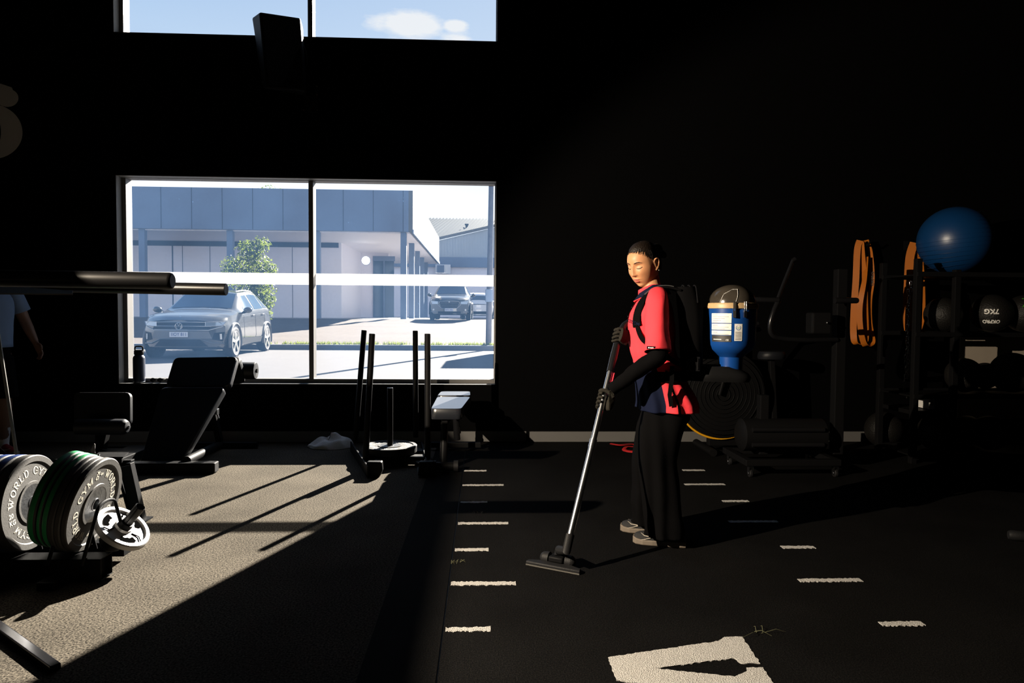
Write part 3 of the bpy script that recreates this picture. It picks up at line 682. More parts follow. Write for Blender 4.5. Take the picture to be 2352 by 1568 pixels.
# a van standing on the road outside the frame: its shadow falls across the asphalt on the right
t = thing('parked_van', 'delivery van on the road hidden by the wall, its shadow on the asphalt', 'van', (2.9, 17.2, GZ))
b = MB(); b.prism([(-2.4, .45), (2.5, .45), (2.5, .95), (2.15, 1.25), (1.55, 2.0), (-2.4, 2.0)], (0, 1.0, 0), X_, Z_, 2.0); b.build('body', M['carwhite'], t, bevel=.06)
for x in (-1.5, 1.6):
    for s in (-1, 1): b = MB(); b.lathe([(0, -.1), (.2, -.11), (.33, -.1), (.34, 0), (.33, .1), (.2, .11), (0, .1)], (x, s*.95, .34), (0, 1, 0), 28); b.build('wheel', M['tyre'], t)

# ================================================================== GYM: left half
# ---- slab serif capitals for the bumper plates (unit cell height 1)
def slab(ch):
    T, S = .19, .11      # stem and serif weight
    def st(x0, y0, x1, y1, w):
        a, c = Vector((x0, y0)), Vector((x1, y1)); d = (c-a).normalized(); n = Vector((-d.y, d.x))*w/2
        return [tuple(a-n), tuple(c-n), tuple(c+n), tuple(a+n)]
    def ell(cx, cy, rx, ry, t, a0=0, a1=360, n=14):
        q = []
        for i in range(n):
            p = [R(a0+(a1-a0)*j/n) for j in (i, i+1)]
            q.append([(cx+rx*math.cos(p[0]), cy+ry*math.sin(p[0])), (cx+rx*math.cos(p[1]), cy+ry*math.sin(p[1])), (cx+(rx-t)*math.cos(p[1]), cy+(ry-S)*math.sin(p[1])), (cx+(rx-t)*math.cos(p[0]), cy+(ry-S)*math.sin(p[0]))])
        return q
    sf = lambda x, y, w=.34: st(x-w/2, y, x+w/2, y, S)
    if ch == 'O': return .92, ell(.46, .5, .46, .52, T)
    if ch == 'W': return 1.30, [st(.18, .95, .40, 0, T), st(.40, 0, .64, .85, S), st(.62, .85, .86, 0, T), st(.86, 0, 1.10, .95, S), sf(.16, .95), sf(.63, .95, .3), sf(1.12, .95)]
    if ch == 'R': return .98, [st(.20, 0, .20, 1, T)]+ell(.45, .74, .38, .29, T, -90, 90)+[st(.2, .97, .46, .97, S), st(.2, .5, .46, .5, S), st(.5, .5, .78, .02, T), sf(.2, .05), sf(.82, .05, .3), st(.05, .95, .2, .95, S)]
    if ch == 'L': return .84, [st(.22, 0, .22, 1, T), sf(.22, .95, .42), st(.05, .05, .80, .05, S), st(.76, 0, .76, .34, S)]
    if ch == 'D': return .92, [st(.20, 0, .20, 1, T), st(.04, .95, .42, .95, S), st(.04, .05, .42, .05, S)]+ell(.42, .5, .46, .5, T, -90, 90)
    if ch == 'G': return .96, ell(.47, .5, .46, .52, T, 40, 345)+[st(.82, .10, .82, .44, T), sf(.76, .44, .36), st(.86, .68, .86, .92, S)]
    if ch == 'Y': return .96, [st(.16, .95, .48, .48, T), st(.82, .95, .48, .48, S), st(.48, .5, .48, 0, T), sf(.14, .95), sf(.84, .95, .3), sf(.48, .05)]
    if ch == 'M': return 1.16, [st(.18, 0, .18, .98, S), st(.20, .95, .58, .15, T), st(.58, .15, .96, .95, S), st(.98, 0, .98, .98, T), sf(.18, .05), sf(.98, .05), sf(.12, .95, .2), sf(1.04, .95, .2)]
    return .5, []
def ring_text(mb, word, rad, size, mid, fn, step=.03):
    """slab letters set round a circle, reading clockwise; mid = angle of the middle, fn(x, y) -> point on the plate face"""
    ws = [slab(c)[0]*size for c in word]; tot = sum(ws)+step*rad*0+size*.16*(len(word)-1); a = mid+tot/2/rad
    for c, w in zip(word, ws):
        for q in slab(c)[1]:
            vs = []
            for x, y in q:
                an = a-x*size/rad; rr = rad+(y-.5)*size; vs.append(fn(rr*math.cos(an), rr*math.sin(an)))
            mb.add(vs, [(0, 1, 2, 3)])
        a -= (w+size*.16)/rad
def flat_ring(mb, s, rad, size, mid, fn, fat=0):
    vs, fs = text_geo(s, size, fat)
    out = []
    for x, y in vs:
        an = mid-x/rad; rr = rad+y; out.append(fn(rr*math.cos(an), rr*math.sin(an)))
    mb.add(out, fs)
def bumper_plate(label, loc, tilt, th, stripe=None, kg=None, face='rim', spin=0, detail=True, yaw=0, grp=None, bodym=None):
    """disc of 450 mm, axis along local +x, centre at the thing's origin"""
    t = thing('bumper_plate', label, 'weight plate', loc, 0, grp); t.rotation_euler = (0, tilt, yaw)
    h = th/2
    b = MB(); b.lathe([(.087, -h), (.087, h-.001), (.100, h-.001), (.102, h-.006), (.108, h-.006), (.190, h-.006), (.195, h), (.2205, h), (.2250, h-.005), (.2250, -h+.005), (.2205, -h), (.195, -h), (.19, -h+.006), (.108, -h+.006), (.1, -h), (.087, -h)], axis=(1, 0, 0), n=72)
    b.build('rubber_disc', bodym or M['plategrey'], t, ang=25)
    b = MB(); b.lathe([(.0255, -h+.002), (.0255, h+.001), (.030, h+.001), (.031, h-.002), (.087, h-.002)], axis=(1, 0, 0), n=48); b.lathe([(.087, -h+.002), (.0255, -h+.002)], axis=(1, 0, 0), n=48)
    b.build('steel_hub', M['steel'], t, ang=25)
    if stripe:
        b = MB(); b.lathe([(.2252, -h*.62), (.2262, -h*.5), (.2262, h*.5), (.2252, h*.62)], axis=(1, 0, 0), n=72); b.build('colour_stripe', M[stripe], t)
    if detail:
        fn = lambda x, y: Vector((h-.0048, x, y))
        b = MB()
        for base in (R(90), R(270)):
            ring_text(b, 'WORLD', .151, .037, base+spin+R(31), fn); ring_text(b, 'GYM', .151, .037, base+spin-R(45), fn)
            if kg:
                a = base+R(90)+spin; u_ = base-R(90)+spin-R(12); cx_, cy_ = .150*math.cos(a), .150*math.sin(a); ca, sa = math.cos(u_), math.sin(u_)
                for s_, dy, dx in ((kg[0], .0165, -.003), (kg[1], -.0165, .003)):
                    put_text(b, s_, .031, lambda x, y: fn(cx_+ca*(x+dx)-sa*(y+dy), cy_+sa*(x+dx)+ca*(y+dy)), .001)
        b.build('plate_lettering', M['letters'], t, smooth=False)
    return t
# first stack: upright, outermost plate fully visible
c = at(65, 1153, 3.34)
G1 = 'bumper plates standing in the left stack'
bumper_plate('grey 20 kg plate with cream lettering, outermost of the left stack', c, 0, .048, kg=('20', 'KG'), spin=R(17), grp=G1)
bumper_plate('blue striped plate, second in the left stack behind the grey lettered plate', c-X_*.056, 0, .05, 'blue', detail=False, grp=G1)
bumper_plate('grey rimmed plate with narrow blue stripe, third in the left stack', c-X_*.112, 0, .05, 'blue', detail=False, grp=G1)
bumper_plate('dark plate at the left picture edge, furthest back in the left stack', c-X_*.168, 0, .05, 'blue', detail=False, grp=G1)
# second stack: leaning to the right
TL = R(13); c = at(214, 1157, 3.33); ax = Vector((math.cos(TL), 0, -math.sin(TL)))
G2 = 'bumper plates leaning in the right stack'
bumper_plate('dark lettered 5 kg plate, outermost of the leaning right stack', c, TL, .026, kg=('5', 'KG'), spin=R(-85), grp=G2)
offs = [(-.028, .026, None, 'plain black plate directly behind the 5 kg lettered plate'), (-.056, .026, None, 'plain grey-edged plate, third in the leaning stack'), (-.088, .032, 'green', 'bright green striped plate nearest the plain ones in the leaning stack'),
        (-.116, .02, 'green', 'thin green striped plate in the middle of the leaning stack'), (-.150, .036, 'green', 'wide green striped plate at the back of the leaning stack')]
for o_, th, st_, lb in offs: bumper_plate(lb, c+ax*o_+Vector((0, (.006 if st_ else -.004), -.004)), TL, th, st_, detail=False, grp=G2)
# ---- plate rack the stacks stand in
t = thing('plate_rack', 'low black steel plate rack on the sunlit floor', 'plate rack', (-2.2, 3.3, 0), world=True)
def hollow(mb, y0, y1, z0, z1, x0, x1, w=.004):
    mb.span((x0, y0, z0), (x1, y1, z0+w)); mb.span((x0, y0, z1-w), (x1, y1, z1)); mb.span((x0, y0, z0+w), (x1, y0+w, z1-w)); mb.span((x0, y1-w, z0+w), (x1, y1, z1-w)); mb.span((x0, y0+w, z0+w), (x1-.03, y1-w, z1-w))
b = MB(); hollow(b, 3.19, 3.29, .005, .108, -2.64, -1.755); b.build('front_rail', M['blk'], t, bevel=.004, smooth=False)
b = MB(); b.span((-2.64, 3.44, .03), (-1.78, 3.52, .10)); b.build('back_rail', M['blk'], t, bevel=.004, smooth=False)
for x in (-1.95, -2.55): b = MB(); b.span((x-.04, 3.1, .0), (x+.04, 3.6, .035)); b.build('cross_foot', M['blk'], t, bevel=.004, smooth=False)
b = MB(); b.prism([(-.12, 0), (.0, .012), (.06, .045), (.06, .03), (.0, -.03), (-.12, -.03)], (-1.88, 3.20, .068), X_, Z_, .004); b.build('folded_tab', M['blk'], t, smooth=False)
for px, lean, th in ((226, .02, 0), (150, .0, 0), (20, .0, 0)):
    x = at(px, 1200, 3.3).x+.03
    b = MB(); P = [(x-.03, 3.16, .09)]; P += [(x-.03+.05*i/8, 3.16+.04*i/8, .09+.235*i/8) for i in range(1, 8)]
    P += [(x+.02+.012*i/10, 3.20+.0+.085*(1-math.cos(math.pi*i/10))/2*1.6, .33+.03*math.sin(math.pi*i/10)) for i in range(11)]
    P += [(x+.032+.03*i/6, 3.336+.05*i/6, .33-.24*i/6) for i in range(1, 7)]
    b.tube(P, .0085, 10); b.build('divider_hoop', M['blk'], t)
# folded steel bracket standing behind the stacks
q0 = fl(318, 1195); q1 = Vector((q0.x-.07, q0.y+.0, .33))
t = thing('folded_bracket', 'bent black steel bracket upright behind the leaning plates', 'bracket', (q0.x, q0.y, 0), world=True)
b = MB(); b.beam(q0+Vector((0, 0, 0)), q1, .075, .006, Y_); b.beam(q0+Vector((.036, 0, .0)), q1+Vector((.036, 0, .02)), .006, .05, Y_); b.beam(q0+Vector((-.036, 0, .0)), q1+Vector((-.036, 0, -.05)), .006, .05, Y_)
b.build('channel', M['blk'], t, smooth=False, bevel=.002)
b = MB(); b.box((q0.x-.02, q0.y-.02, .004), (.16, .16, .008)); b.build('base_plate', M['blk'], t, smooth=False)
# small iron plate on a loading horn, leaning on the end of the rack
n = Vector((.64, -.085, .75)).normalized(); c = at(281, 1213, 3.38)
t = thing('iron_plate', 'small bright iron grip plate loaded on a tilted horn', 'weight plate', c); t.rotation_mode = 'QUATERNION'; t.rotation_quaternion = n.to_track_quat('Z', 'X')
b = MB(); b.lathe([(.026, -.016), (.026, .02), (.040, .02), (.043, .008), (.052, .006), (.108, .004), (.113, .016), (.130, .016), (.135, .010), (.135, -.012), (.13, -.016), (.026, -.016)], n=60)
d = b.build('iron_disc', M['iron'], t, ang=25)
for k in range(3):
    b = MB(); a0 = 2*math.pi*k/3+.5
    o = [(.098*math.cos(a0+R(q)), .098*math.sin(a0+R(q))) for q in range(-26, 27, 4)]; i_ = [((.066+.006*abs(math.sin(R(q)*9)))*math.cos(a0+R(q)), (.066+.006*abs(math.sin(R(q)*9)))*math.sin(a0+R(q))) for q in range(26, -27, -3)]
    b.prism(o+i_, (0, 0, .0075), X_, Y_, .001); b.build('grip_hole', M['void'], t, smooth=False)
    b = MB(); a1 = a0+R(60); b.tube([(.05*math.cos(a1+R(-20)), .05*math.sin(a1+R(-20)), .008), (.085*math.cos(a1-R(12)), .085*math.sin(a1-R(12)), .009), (.108*math.cos(a1-R(24)), .108*math.sin(a1-R(24)), .009)], .003, 6); b.build('cast_rib', M['void'], t)
th_ = thing('loading_horn', 'short black tube horn pointing up through the small iron plate', 'storage horn', c); th_.rotation_mode = 'QUATERNION'; th_.rotation_quaternion = n.to_track_quat('Z', 'X')
b = MB(); b.lathe([(.0245, -.075), (.0245, .145), (.0225, .147), (.0205, .145), (.0205, -.075), (.0245, -.075)], n=32); b.build('tube', M['blkgloss'], th_, ang=25)
b = MB(); b.lathe([(.0245, .145), (.0225, .1475), (.0205, .145)], n=32); b.build('tube_lip', M['steel'], th_)
b = MB(); b.lathe([(.0252, .022), (.034, .022), (.034, .045), (.0252, .045)], n=24); b.build('collar', M['blk'], th_, ang=25)
b = MB(); b.lathe([(.0, -.13), (.03, -.13), (.055, -.10), (.06, -.02), (.0, -.02)], n=24); b.build('swivel_base', M['blk'], th_, ang=30)
# ---- lever machine whose padded arms reach in from the left
t = thing('lever_machine', 'black machine with two horizontal round arms at the left', 'gym machine', (-2.6, 3.0, 0), world=True)
b = MB(); e = at(397, 645, 2.8)
L0 = Vector((-2.75, 2.8, e.z+.01)); b.tube([L0, e-X_*.012, e-X_*.004, e], [.0338, .0338, .031, .026], 28); b.build('arm', M['armblk'], t)
b = MB(); e = at(520, 664.5, 3.42); b.tube([Vector((-2.75, 3.42, e.z+.015)), e-X_*.002, e], [.0295, .0295, .028], 28); b.build('arm', M['armblk'], t)
for y in (2.8, 3.42): b = MB(); b.span((-2.81, y-.04, 0.0), (-2.73, y+.04, 2.1)); b.build('upright', M['blk'], t, smooth=False, bevel=.004)
b = MB(); b.span((-2.81, 2.56, 2.02), (-2.73, 3.46, 2.1)); b.span((-2.81, 2.6, .7), (-2.73, 3.42, .76)); b.build('cross_member', M['blk'], t, smooth=False, bevel=.004)
b = MB(); a = at(0, 619, 3.1); c2 = at(62, 626, 3.1); b.add([a+Vector((-.8, 0, -.02)), a, c2, at(62, 640, 2.9), at(0, 640, 2.9)+Vector((-.8, 0, 0))], [(0, 1, 2, 3, 4)]); b.build('guard_plate', M['blk'], t, smooth=False, solid=.006)
b = MB(); a = at(0, 655, 3.2); b.add([a+Vector((-.75, 0, 0)), a, at(150, 668, 3.15), at(167, 668, 3.15), at(167, 676, 3.1), at(60, 675, 3.05), at(0, 674, 3.0)+Vector((-.75, 0, 0))], [(0, 1, 2, 3, 4, 5, 6)]); b.build('side_plate', M['clading'], t, smooth=False, solid=.006)
b = MB(); f0, f1 = fl(0, 1448), fl(128, 1541); d = (f0-f1).normalized(); b.beam(f1+Z_*.012, f1+d*1.05+Z_*.012, .036, .022); b.build('floor_foot', M['blkgloss'], t, smooth=False, bevel=.004)
# bright-edged steel pole leaning at the left
q0, q1 = at(62, 1200, 4.05), at(3, 815, 4.05); d = (q1-q0).normalized()
t = thing('steel_pole', 'slim dark steel pole leaning behind the left plate stack', 'pole', (q0.x, 4.05, 0), world=True)
b = MB(); b.tube([q0-d*(q0.z/d.z-.006), q0+d*1.9], .009, 12); b.build('shaft', M['steelpole'] if 'steelpole' in M else M['rim'], t)
b = MB(); p_ = q0-d*(q0.z/d.z-.006); b.tube([p_+Z_*.0, p_+d*.05], .014, 12); b.build('rubber_tip', M['rubberblk'], t)

# ---- upholstered pad helper: polygon in a plane, with thickness and rounded edges
def pad(mb, pts, th, r=.02):
    """pts: 4 corner points in order; makes a cushion with softly rounded rim"""
    P = [Vector(p) for p in pts]; n = (P[1]-P[0]).cross(P[3]-P[0]).normalized(); c = sum(P, Vector())/len(P)
    th *= 1.25; r *= .6; out = []
    for i, p in enumerate(P):
        a, e = P[i-1], P[(i+1) % len(P)]; da, de = (a-p).normalized(), (e-p).normalized(); rr_ = .045
        for k in range(5): u = k/4; out.append((p+da*rr_)*(1-u)**2+p*2*u*(1-u)+(p+de*rr_)*u**2)
    def lvl(ins, h): return [q+(c-q).normalized()*ins+n*h for q in out]
    mb.rings([lvl(r, -th/2), lvl(.004, -th/2+r*.6), lvl(0, 0), lvl(.004, th/2-r*.6), lvl(r, th/2)])
# ---- decline bench in front of the window
t = thing('decline_bench', 'black padded decline bench with peaked seat under the window', 'weight bench', (-2.3, 5.8, 0), world=True)
b = MB(); pad(b, [at(322, 1078, 5.50), at(412, 1078, 5.50), at(521, 893, 5.98), at(374, 893, 5.98)], .06); b.build('long_pad', M['vinyl'], t)
b = MB(); pad(b, [at(382, 892, 6.02), at(530, 892, 6.02), at(549, 823, 6.22), at(402, 825, 6.22)], .055); b.build('seat_pad', M['vinyl'], t)
b = MB(); pad(b, [at(404, 826, 6.25), at(552, 824, 6.25), at(566, 876, 6.42), at(418, 878, 6.42)], .055); b.build('knee_pad', M['vinyl'], t)
e = at(589, 851, 6.42); b = MB(); b.tube([e-X_*.55, e-X_*.012, e-X_*.003, e], [.080, .080, .074, .055], 28); rl = b.build('ankle_roller', M['vinyl'], t)
b = MB(); b.tube([e-X_*.56, e+X_*.012], .02, 14); b.build('roller_axle', M['blk'], rl)
f = fl(490, 1088); x0, x1 = fl(290, 1088).x, f.x
b = MB(); hollow(b, f.y, f.y+.09, .005, .083, x0, x1); b.build('front_foot', M['blk'], t, bevel=.006, smooth=False)
b = MB(); b.box((x1+.004, f.y+.045, .045), (.012, .085, .075)); b.build('foot_cap', M['rubberblk'], t, bevel=.008, smooth=False)
r0, r1 = Vector((-2.42, 5.42, .075)), Vector((-2.33, 6.36, .07))
r0 = at(428, 1066, 5.42); r0.z = .085; r1 = at(505, 1020, 6.35)
b = MB(); b.tube([r0, r1], .036, 22); b.build('spine_tube', M['blk'], t)
b = MB(); a = at(482, 1016, 6.35); c2 = at(590, 1016, 6.35); b.beam(Vector((a.x-.3, 6.37, .03)), Vector((c2.x, 6.37, .03)), .06, .05); b.build('rear_foot', M['blk'], t, bevel=.006, smooth=False)
b = MB(); b.beam(Vector((r1.x, r1.y, .06)), at(487, 935, 6.12), .05, .07); b.beam(at(490, 940, 6.12), at(470, 850, 6.3), .05, .06); b.build('support_post', M['blk'], t, bevel=.005, smooth=False)
b = MB(); b.beam(at(470, 880, 6.2), at(560, 855, 6.40), .04, .04); b.build('roller_bracket', M['blk'], t, bevel=.004, smooth=False)
b = MB(); q = at(497, 945, 6.05); b.box(q, (.03, .05, .05)); b.tube([q, q+Vector((.02, 0, -.06))], .008, 8); b.build('adjust_pin', M['steel'], t, bevel=.003, smooth=False)
b = MB(); q = at(426, 1052, 5.45); b.tube([q, q-Z_*.07], .008, 10); b.build('hinge_pin', M['steel'], t)
# ---- leg machine to the left of it
t = thing('leg_curl_bench', 'black leg curl bench with rectangular pad and foam roller at left', 'gym machine', (-3.2, 6.0, 0), world=True)
b = MB(); pad(b, [at(172, 976, 6.0), at(303, 976, 6.0), at(303, 901, 6.06), at(172, 901, 6.06)], .034, .008); b.build('chest_pad', M['vinyl'], t)
e = at(290, 980, 5.86); b = MB(); b.tube([e-X_*.40, e-X_*.02, e-X_*.006, e+X_*.012, e+X_*.02], [.067, .067, .060, .045, .012], 26); rl = b.build('foam_roller', M['vinyl'], t)
b = MB(); b.tube([e-X_*.42, e+X_*.03], .014, 12); b.build('roller_axle', M['steel'], rl)
b = MB(); b.beam(at(232, 950, 6.1), (at(232, 950, 6.1).x, 6.1, .05), .06, .08); b.beam(at(245, 985, 5.95), at(235, 1030, 5.9), .05, .05); b.build('post', M['blk'], t, bevel=.005, smooth=False)
b = MB(); a, c2 = at(214, 1050, 5.55), at(283, 1050, 5.55); zt = a.z; b.add([a, c2, at(306, 1030, 6.02), at(238, 1030, 6.02)], [(0, 1, 2, 3)]); b.build('deck_plate', M['blk'], t, smooth=False, solid=.008)
b = MB(); b.span((a.x, 5.56, 0.01), (c2.x-.02, 6.1, zt-.012)); b.build('base_box', M['blk'], t, bevel=.006, smooth=False)
b = MB(); q = at(210, 1048, 5.54); b.add([q, q+Vector((.03, 0, .0)), q+Vector((.02, .02, .095)), q+Vector((.012, .02, .10)), q+Vector((-.005, 0, .05))], [(0, 1, 2, 3, 4)]); b.build('bent_tab', M['clading'], t, smooth=False, solid=.005)
b = MB(); b.tube([at(222, 1047, 5.54), at(228, 1044, 5.54), at(226, 1049, 5.54)], .008, 8); b.build('hook', M['steel'], t)
for y in (5.62, 6.2): b = MB(); b.beam((a.x-.35, y, .03), (c2.x+.04, y, .03), .06, .05); b.build('floor_foot', M['blk'], t, bevel=.005, smooth=False)
# ---- sled with four upright push posts
t = thing('push_sled', 'black push sled with four upright posts and a flat plate', 'push sled', (-.75, 5.75, 0), world=True)
PB = [((839, 1066, 5.48), (855, 766, 5.50)), ((816, 1012, 6.23), (836.5, 758, 6.25)), ((982, 1060, 5.56), (982, 766, 5.58)), ((955, 1004, 6.28), (954, 759, 6.30))]
for (a, c2) in PB:
    p0, p1 = at(*a), at(*c2); b = MB(); b.tube([p0, p1-(p1-p0).normalized()*.004, p1], [.0245, .0245, .022], 22); b.build('push_post', M['blk'], t)
for sgn, (n0, f0) in ((-1, ((845, 1088, 5.20), (806, 1012, 6.22))), (1, ((984, 1085, 5.20), (968, 1012, 6.22)))):
    p0, p1 = at(*n0), at(*f0); p0.z = p1.z = .045
    b = MB(); b.beam(p0, p1, .012, .09); b.beam(p0+Vector((.035*-sgn, 0, -.038)), p1+Vector((.035*-sgn, 0, -.038)), .08, .008); b.build('runner', M['blk'], t, smooth=False, bevel=.002)
    b = MB(); x = p0.x+.03*-sgn; b.prism([(-.055, .0), (.055, 0), (.075, .05), (.07, .115), (-.045, .115)], (x, 5.22+.08, 0), X_, Z_, .07); b.span((x-.03, 5.28, .02), (x+.03, 5.60, .075)); b.build('post_shoe', M['blk'], t, bevel=.010)
xa, xb = at(838, 1040, 5.6).x, at(965, 1040, 5.6).x
b = MB(); b.span((xa-.03, 5.60, .045), (xb+.03, 5.72, .075)); b.span((xa-.05, 5.85, .045), (xb+.02, 5.97, .075)); b.build('cross_deck', M['blk'], t, smooth=False, bevel=.003)
pc = Vector((at(896, 1015, 5.78).x, 5.78, 0)); b = MB(); b.tube([(pc.x, pc.y, .075), (pc.x, pc.y, .62), (pc.x, pc.y, .627)], [.0245, .0245, .022], 22); b.build('loading_pin', M['blk'], t)
b = MB(); b.lathe([(.0245, .6275), (.020, .6285), (.0205, .62)], (pc.x, pc.y, 0), n=24); b.build('pin_rim', M['steel'], t)
tp = bumper_plate('black lettered bumper plate lying flat on the push sled', (pc.x, pc.y, .112), -math.pi/2, .060, kg=('20', 'KG'), spin=R(200), bodym=M['rubberblk'])
# ---- flat bench beside the sled
t = thing('flat_bench', 'black flat bench end-on between push sled and window wall', 'weight bench', (-.25, 5.8, 0), world=True)
b = MB(); pad(b, [at(989, 951, 5.40), at(1060, 951, 5.40), at(1081, 922, 6.02), at(1004, 922, 6.02)], .07, .014); b.build('back_pad', M['vinylpale'], t)
b = MB(); pad(b, [at(1003, 919, 6.05), at(1082, 919, 6.05), at(1081, 909, 6.32), at(1012, 909, 6.32)], .07, .014); b.build('seat_pad', M['vinylpale'], t)
p0 = at(1018, 1090, 5.42)
b = MB(); b.tube([(p0.x, 5.42, .03), (p0.x+.005, 5.50, .42)], .030, 20); b.build('front_post', M['blkgloss'], t)
b = MB(); b.tube([(p0.x-.085, 5.38, .048), (p0.x+.12, 5.38, .048)], .034, 20); b.build('front_foot', M['blk'], t)
for s in (-1, 1): b = MB(); b.tube([(p0.x+s*.070+.015, 5.38, .048), (p0.x+s*.105+.015, 5.38, .048)], .046, 20); b.build('wheel', M['rubberblk'], t)
b = MB(); b.tube([(p0.x+.06, 6.22, .42), (p0.x+.08, 6.25, .1)], .03, 18); b.tube([(p0.x+.08, 6.25, .22), (p0.x+.08, 6.25, .16)], .034, 18); b.build('rear_post', M['blkgloss'], t)
b = MB(); b.beam((p0.x-.16, 6.27, .05), (p0.x+.30, 6.27, .05), .06, .05); b.build('rear_foot', M['blk'], t, bevel=.006, smooth=False)
b = MB(); b.beam((p0.x+.01, 5.44, .40), (p0.x+.07, 6.26, .40), .05, .06); b.build('spine', M['blk'], t, bevel=.006, smooth=False)
# ---- crumpled towel at the wall
c = fl(757, 1031); c.y = 6.40; c.x = at(757, 1020, 6.4).x
b = MB()
def tw(u, v):
    a = 2*math.pi*u; r_ = (1-v); x = .205*math.cos(a)*math.sqrt(1-v*v*.999)*(1+.08*math.sin(3*a)); y = .13*math.sin(a)*math.sqrt(1-v*v*.999)
    h = .125*v*(.75+.35*math.cos(a-.5)*.6)
    n_ = noise.noise(Vector((x*9, y*9+h*14, 2)))*.042+.016*math.sin(30*(x*.6+h*1.7+y))
    return Vector((c.x+x+n_*.5, c.y+y+n_*.3, max(.003, h+n_*(.2+v))))
b.grid(tw, 90, 30, closeu=True); o = b.build('crumpled_towel', M['towel'], None, org=(c.x, c.y, 0)); tag(o, 'crumpled grey towel heaped on the floor against the skirting', 'towel')
# ---- bottle and sunglasses on the sill
c = at(320, 880, 6.735); zb = .5665
t = thing('drink_bottle', 'tall dark blue insulated bottle with loop handle on the sill', 'bottle', (c.x, 6.735, zb))
b = MB(); b.lathe([(0, 0), (.050, 0), (.054, .004), (.054, .235), (.050, .252), (.036, .268), (.034, .275), (0, .275)], n=32); b.build('flask', mat('dark_navy_steel', (.012, .016, .035), .35, spec=.5), t)
b = MB(); b.lathe([(.0, .272), (.040, .272), (.043, .278), (.043, .305), (.038, .318), (0, .318)], n=32); b.build('cap', M['blk'], t)
b = MB(); b.tube([(-.036, 0, .312), (-.038, 0, .33), (-.034, 0, .346), (-.02, 0, .352), (.02, 0, .352), (.034, 0, .346), (.038, 0, .33), (.036, 0, .312)], .007, 10); b.build('loop_handle', M['blk'], t)
b = MB(); b.lathe([(.0535, .004), (.0548, .006), (.0548, .014), (.0535, .016)], n=32); b.build('steel_base_ring', M['steel'], t)
c = at(362, 878, 6.74)
t = thing('sunglasses', 'small dark pair of sunglasses lying on the window sill', 'sunglasses', (c.x, 6.735, .5665))
for s in (-1, 1):
    b = MB(); b.ball((s*.034, -.02, .026), .028, 18, 12, (1, .28, .82)); b.build('lens', M['blkgloss'], t)
    b = MB(); b.tube([(s*.062, -.012, .036), (s*.066, .03, .034), (s*.05, .055, .018), (s*.02, .05, .012)], .0035, 8); b.build('temple', M['blk'], t)
b = MB(); b.tube([(-.012, -.02, .036), (0, -.022, .041), (.012, -.02, .036)], .003, 8); b.build('bridge', M['blk'], t)
# ---- loudspeaker on the wall, with its bracket and cable
A, B_, C_, D_ = at(590, 27, 6.18), at(690, 40, 6.38), at(703, 208, 6.45), at(612, 203, 6.28)
t = thing('wall_speaker', 'black loudspeaker tilted out from the wall above the window', 'loudspeaker', (-1.9, WY, 3.4), world=True)
def shift(p, k): return Vector((p.x-.06*k*0-.02*k, p.y-.25*k*.0-.0, p.z))
n = (B_-A).cross(D_-A).normalized(); n = n if n.y < 0 else -n
A2, D2 = at(577, 36, 6.36), at(600, 200, 6.44)
b = MB(); bk = .22; back = [at(578, 40, 6.40), B_+Vector((-.03, .20, 0)), C_+Vector((-.03, .17, .0)), at(603, 203, 6.47)]
A1 = at(596, 27, 6.18)
b.add([A1, B_, C_, D_]+back, [(3, 2, 1, 0), (4, 5, 6, 7), (0, 1, 5, 4), (1, 2, 6, 5), (2, 3, 7, 6), (3, 0, 4, 7)]); b.build('cabinet', M['blk'], t, bevel=.018, smooth=False)
b = MB(); cc = (A1+B_+C_+D_)/4; nn = (B_-A1).cross(D_-A1).normalized(); nn = nn if nn.y < 0 else -nn
u_, v_ = (B_-A1), (D_-A1); b.add([A1+u_*.06+v_*.05+nn*.006, A1+u_*.94+v_*.05+nn*.006, A1+u_*.94+v_*.95+nn*.006, A1+u_*.06+v_*.95+nn*.006], [(0, 1, 2, 3)]); b.build('front_grille', M['vinyl'], t, smooth=False, solid=.008)
q = at(714, 225, 6.66); b = MB(); b.box((q.x, 6.67, q.z), (.13, .014, .27)); b.box((q.x-.03, 6.6, q.z+.02), (.03, .14, .05)); b.beam((q.x-.03, 6.55, q.z+.02), (q.x-.13, 6.5, q.z+.2), .03, .03); br = b.build('wall_bracket', M['blk'], t, bevel=.004, smooth=False)
for px, py in ((728, 198), (728, 217), (697, 252), (729, 252)):
    q2 = at(px, py, 6.66); b = MB(); b.ball((q2.x, 6.662, q2.z), .009, 10, 6, (1, .5, 1)); b.build('bolt', M['plategrey'], br)
b = MB(); b.tube([at(x, y, 6.55) for x, y in ((696, 100), (703, 120), (705, 145), (702, 165))]+[at(x, y, 6.62) for x, y in ((712, 178), (706, 192), (706, 222))], .0045, 8); b.build('cable', M['rubberblk'], t)

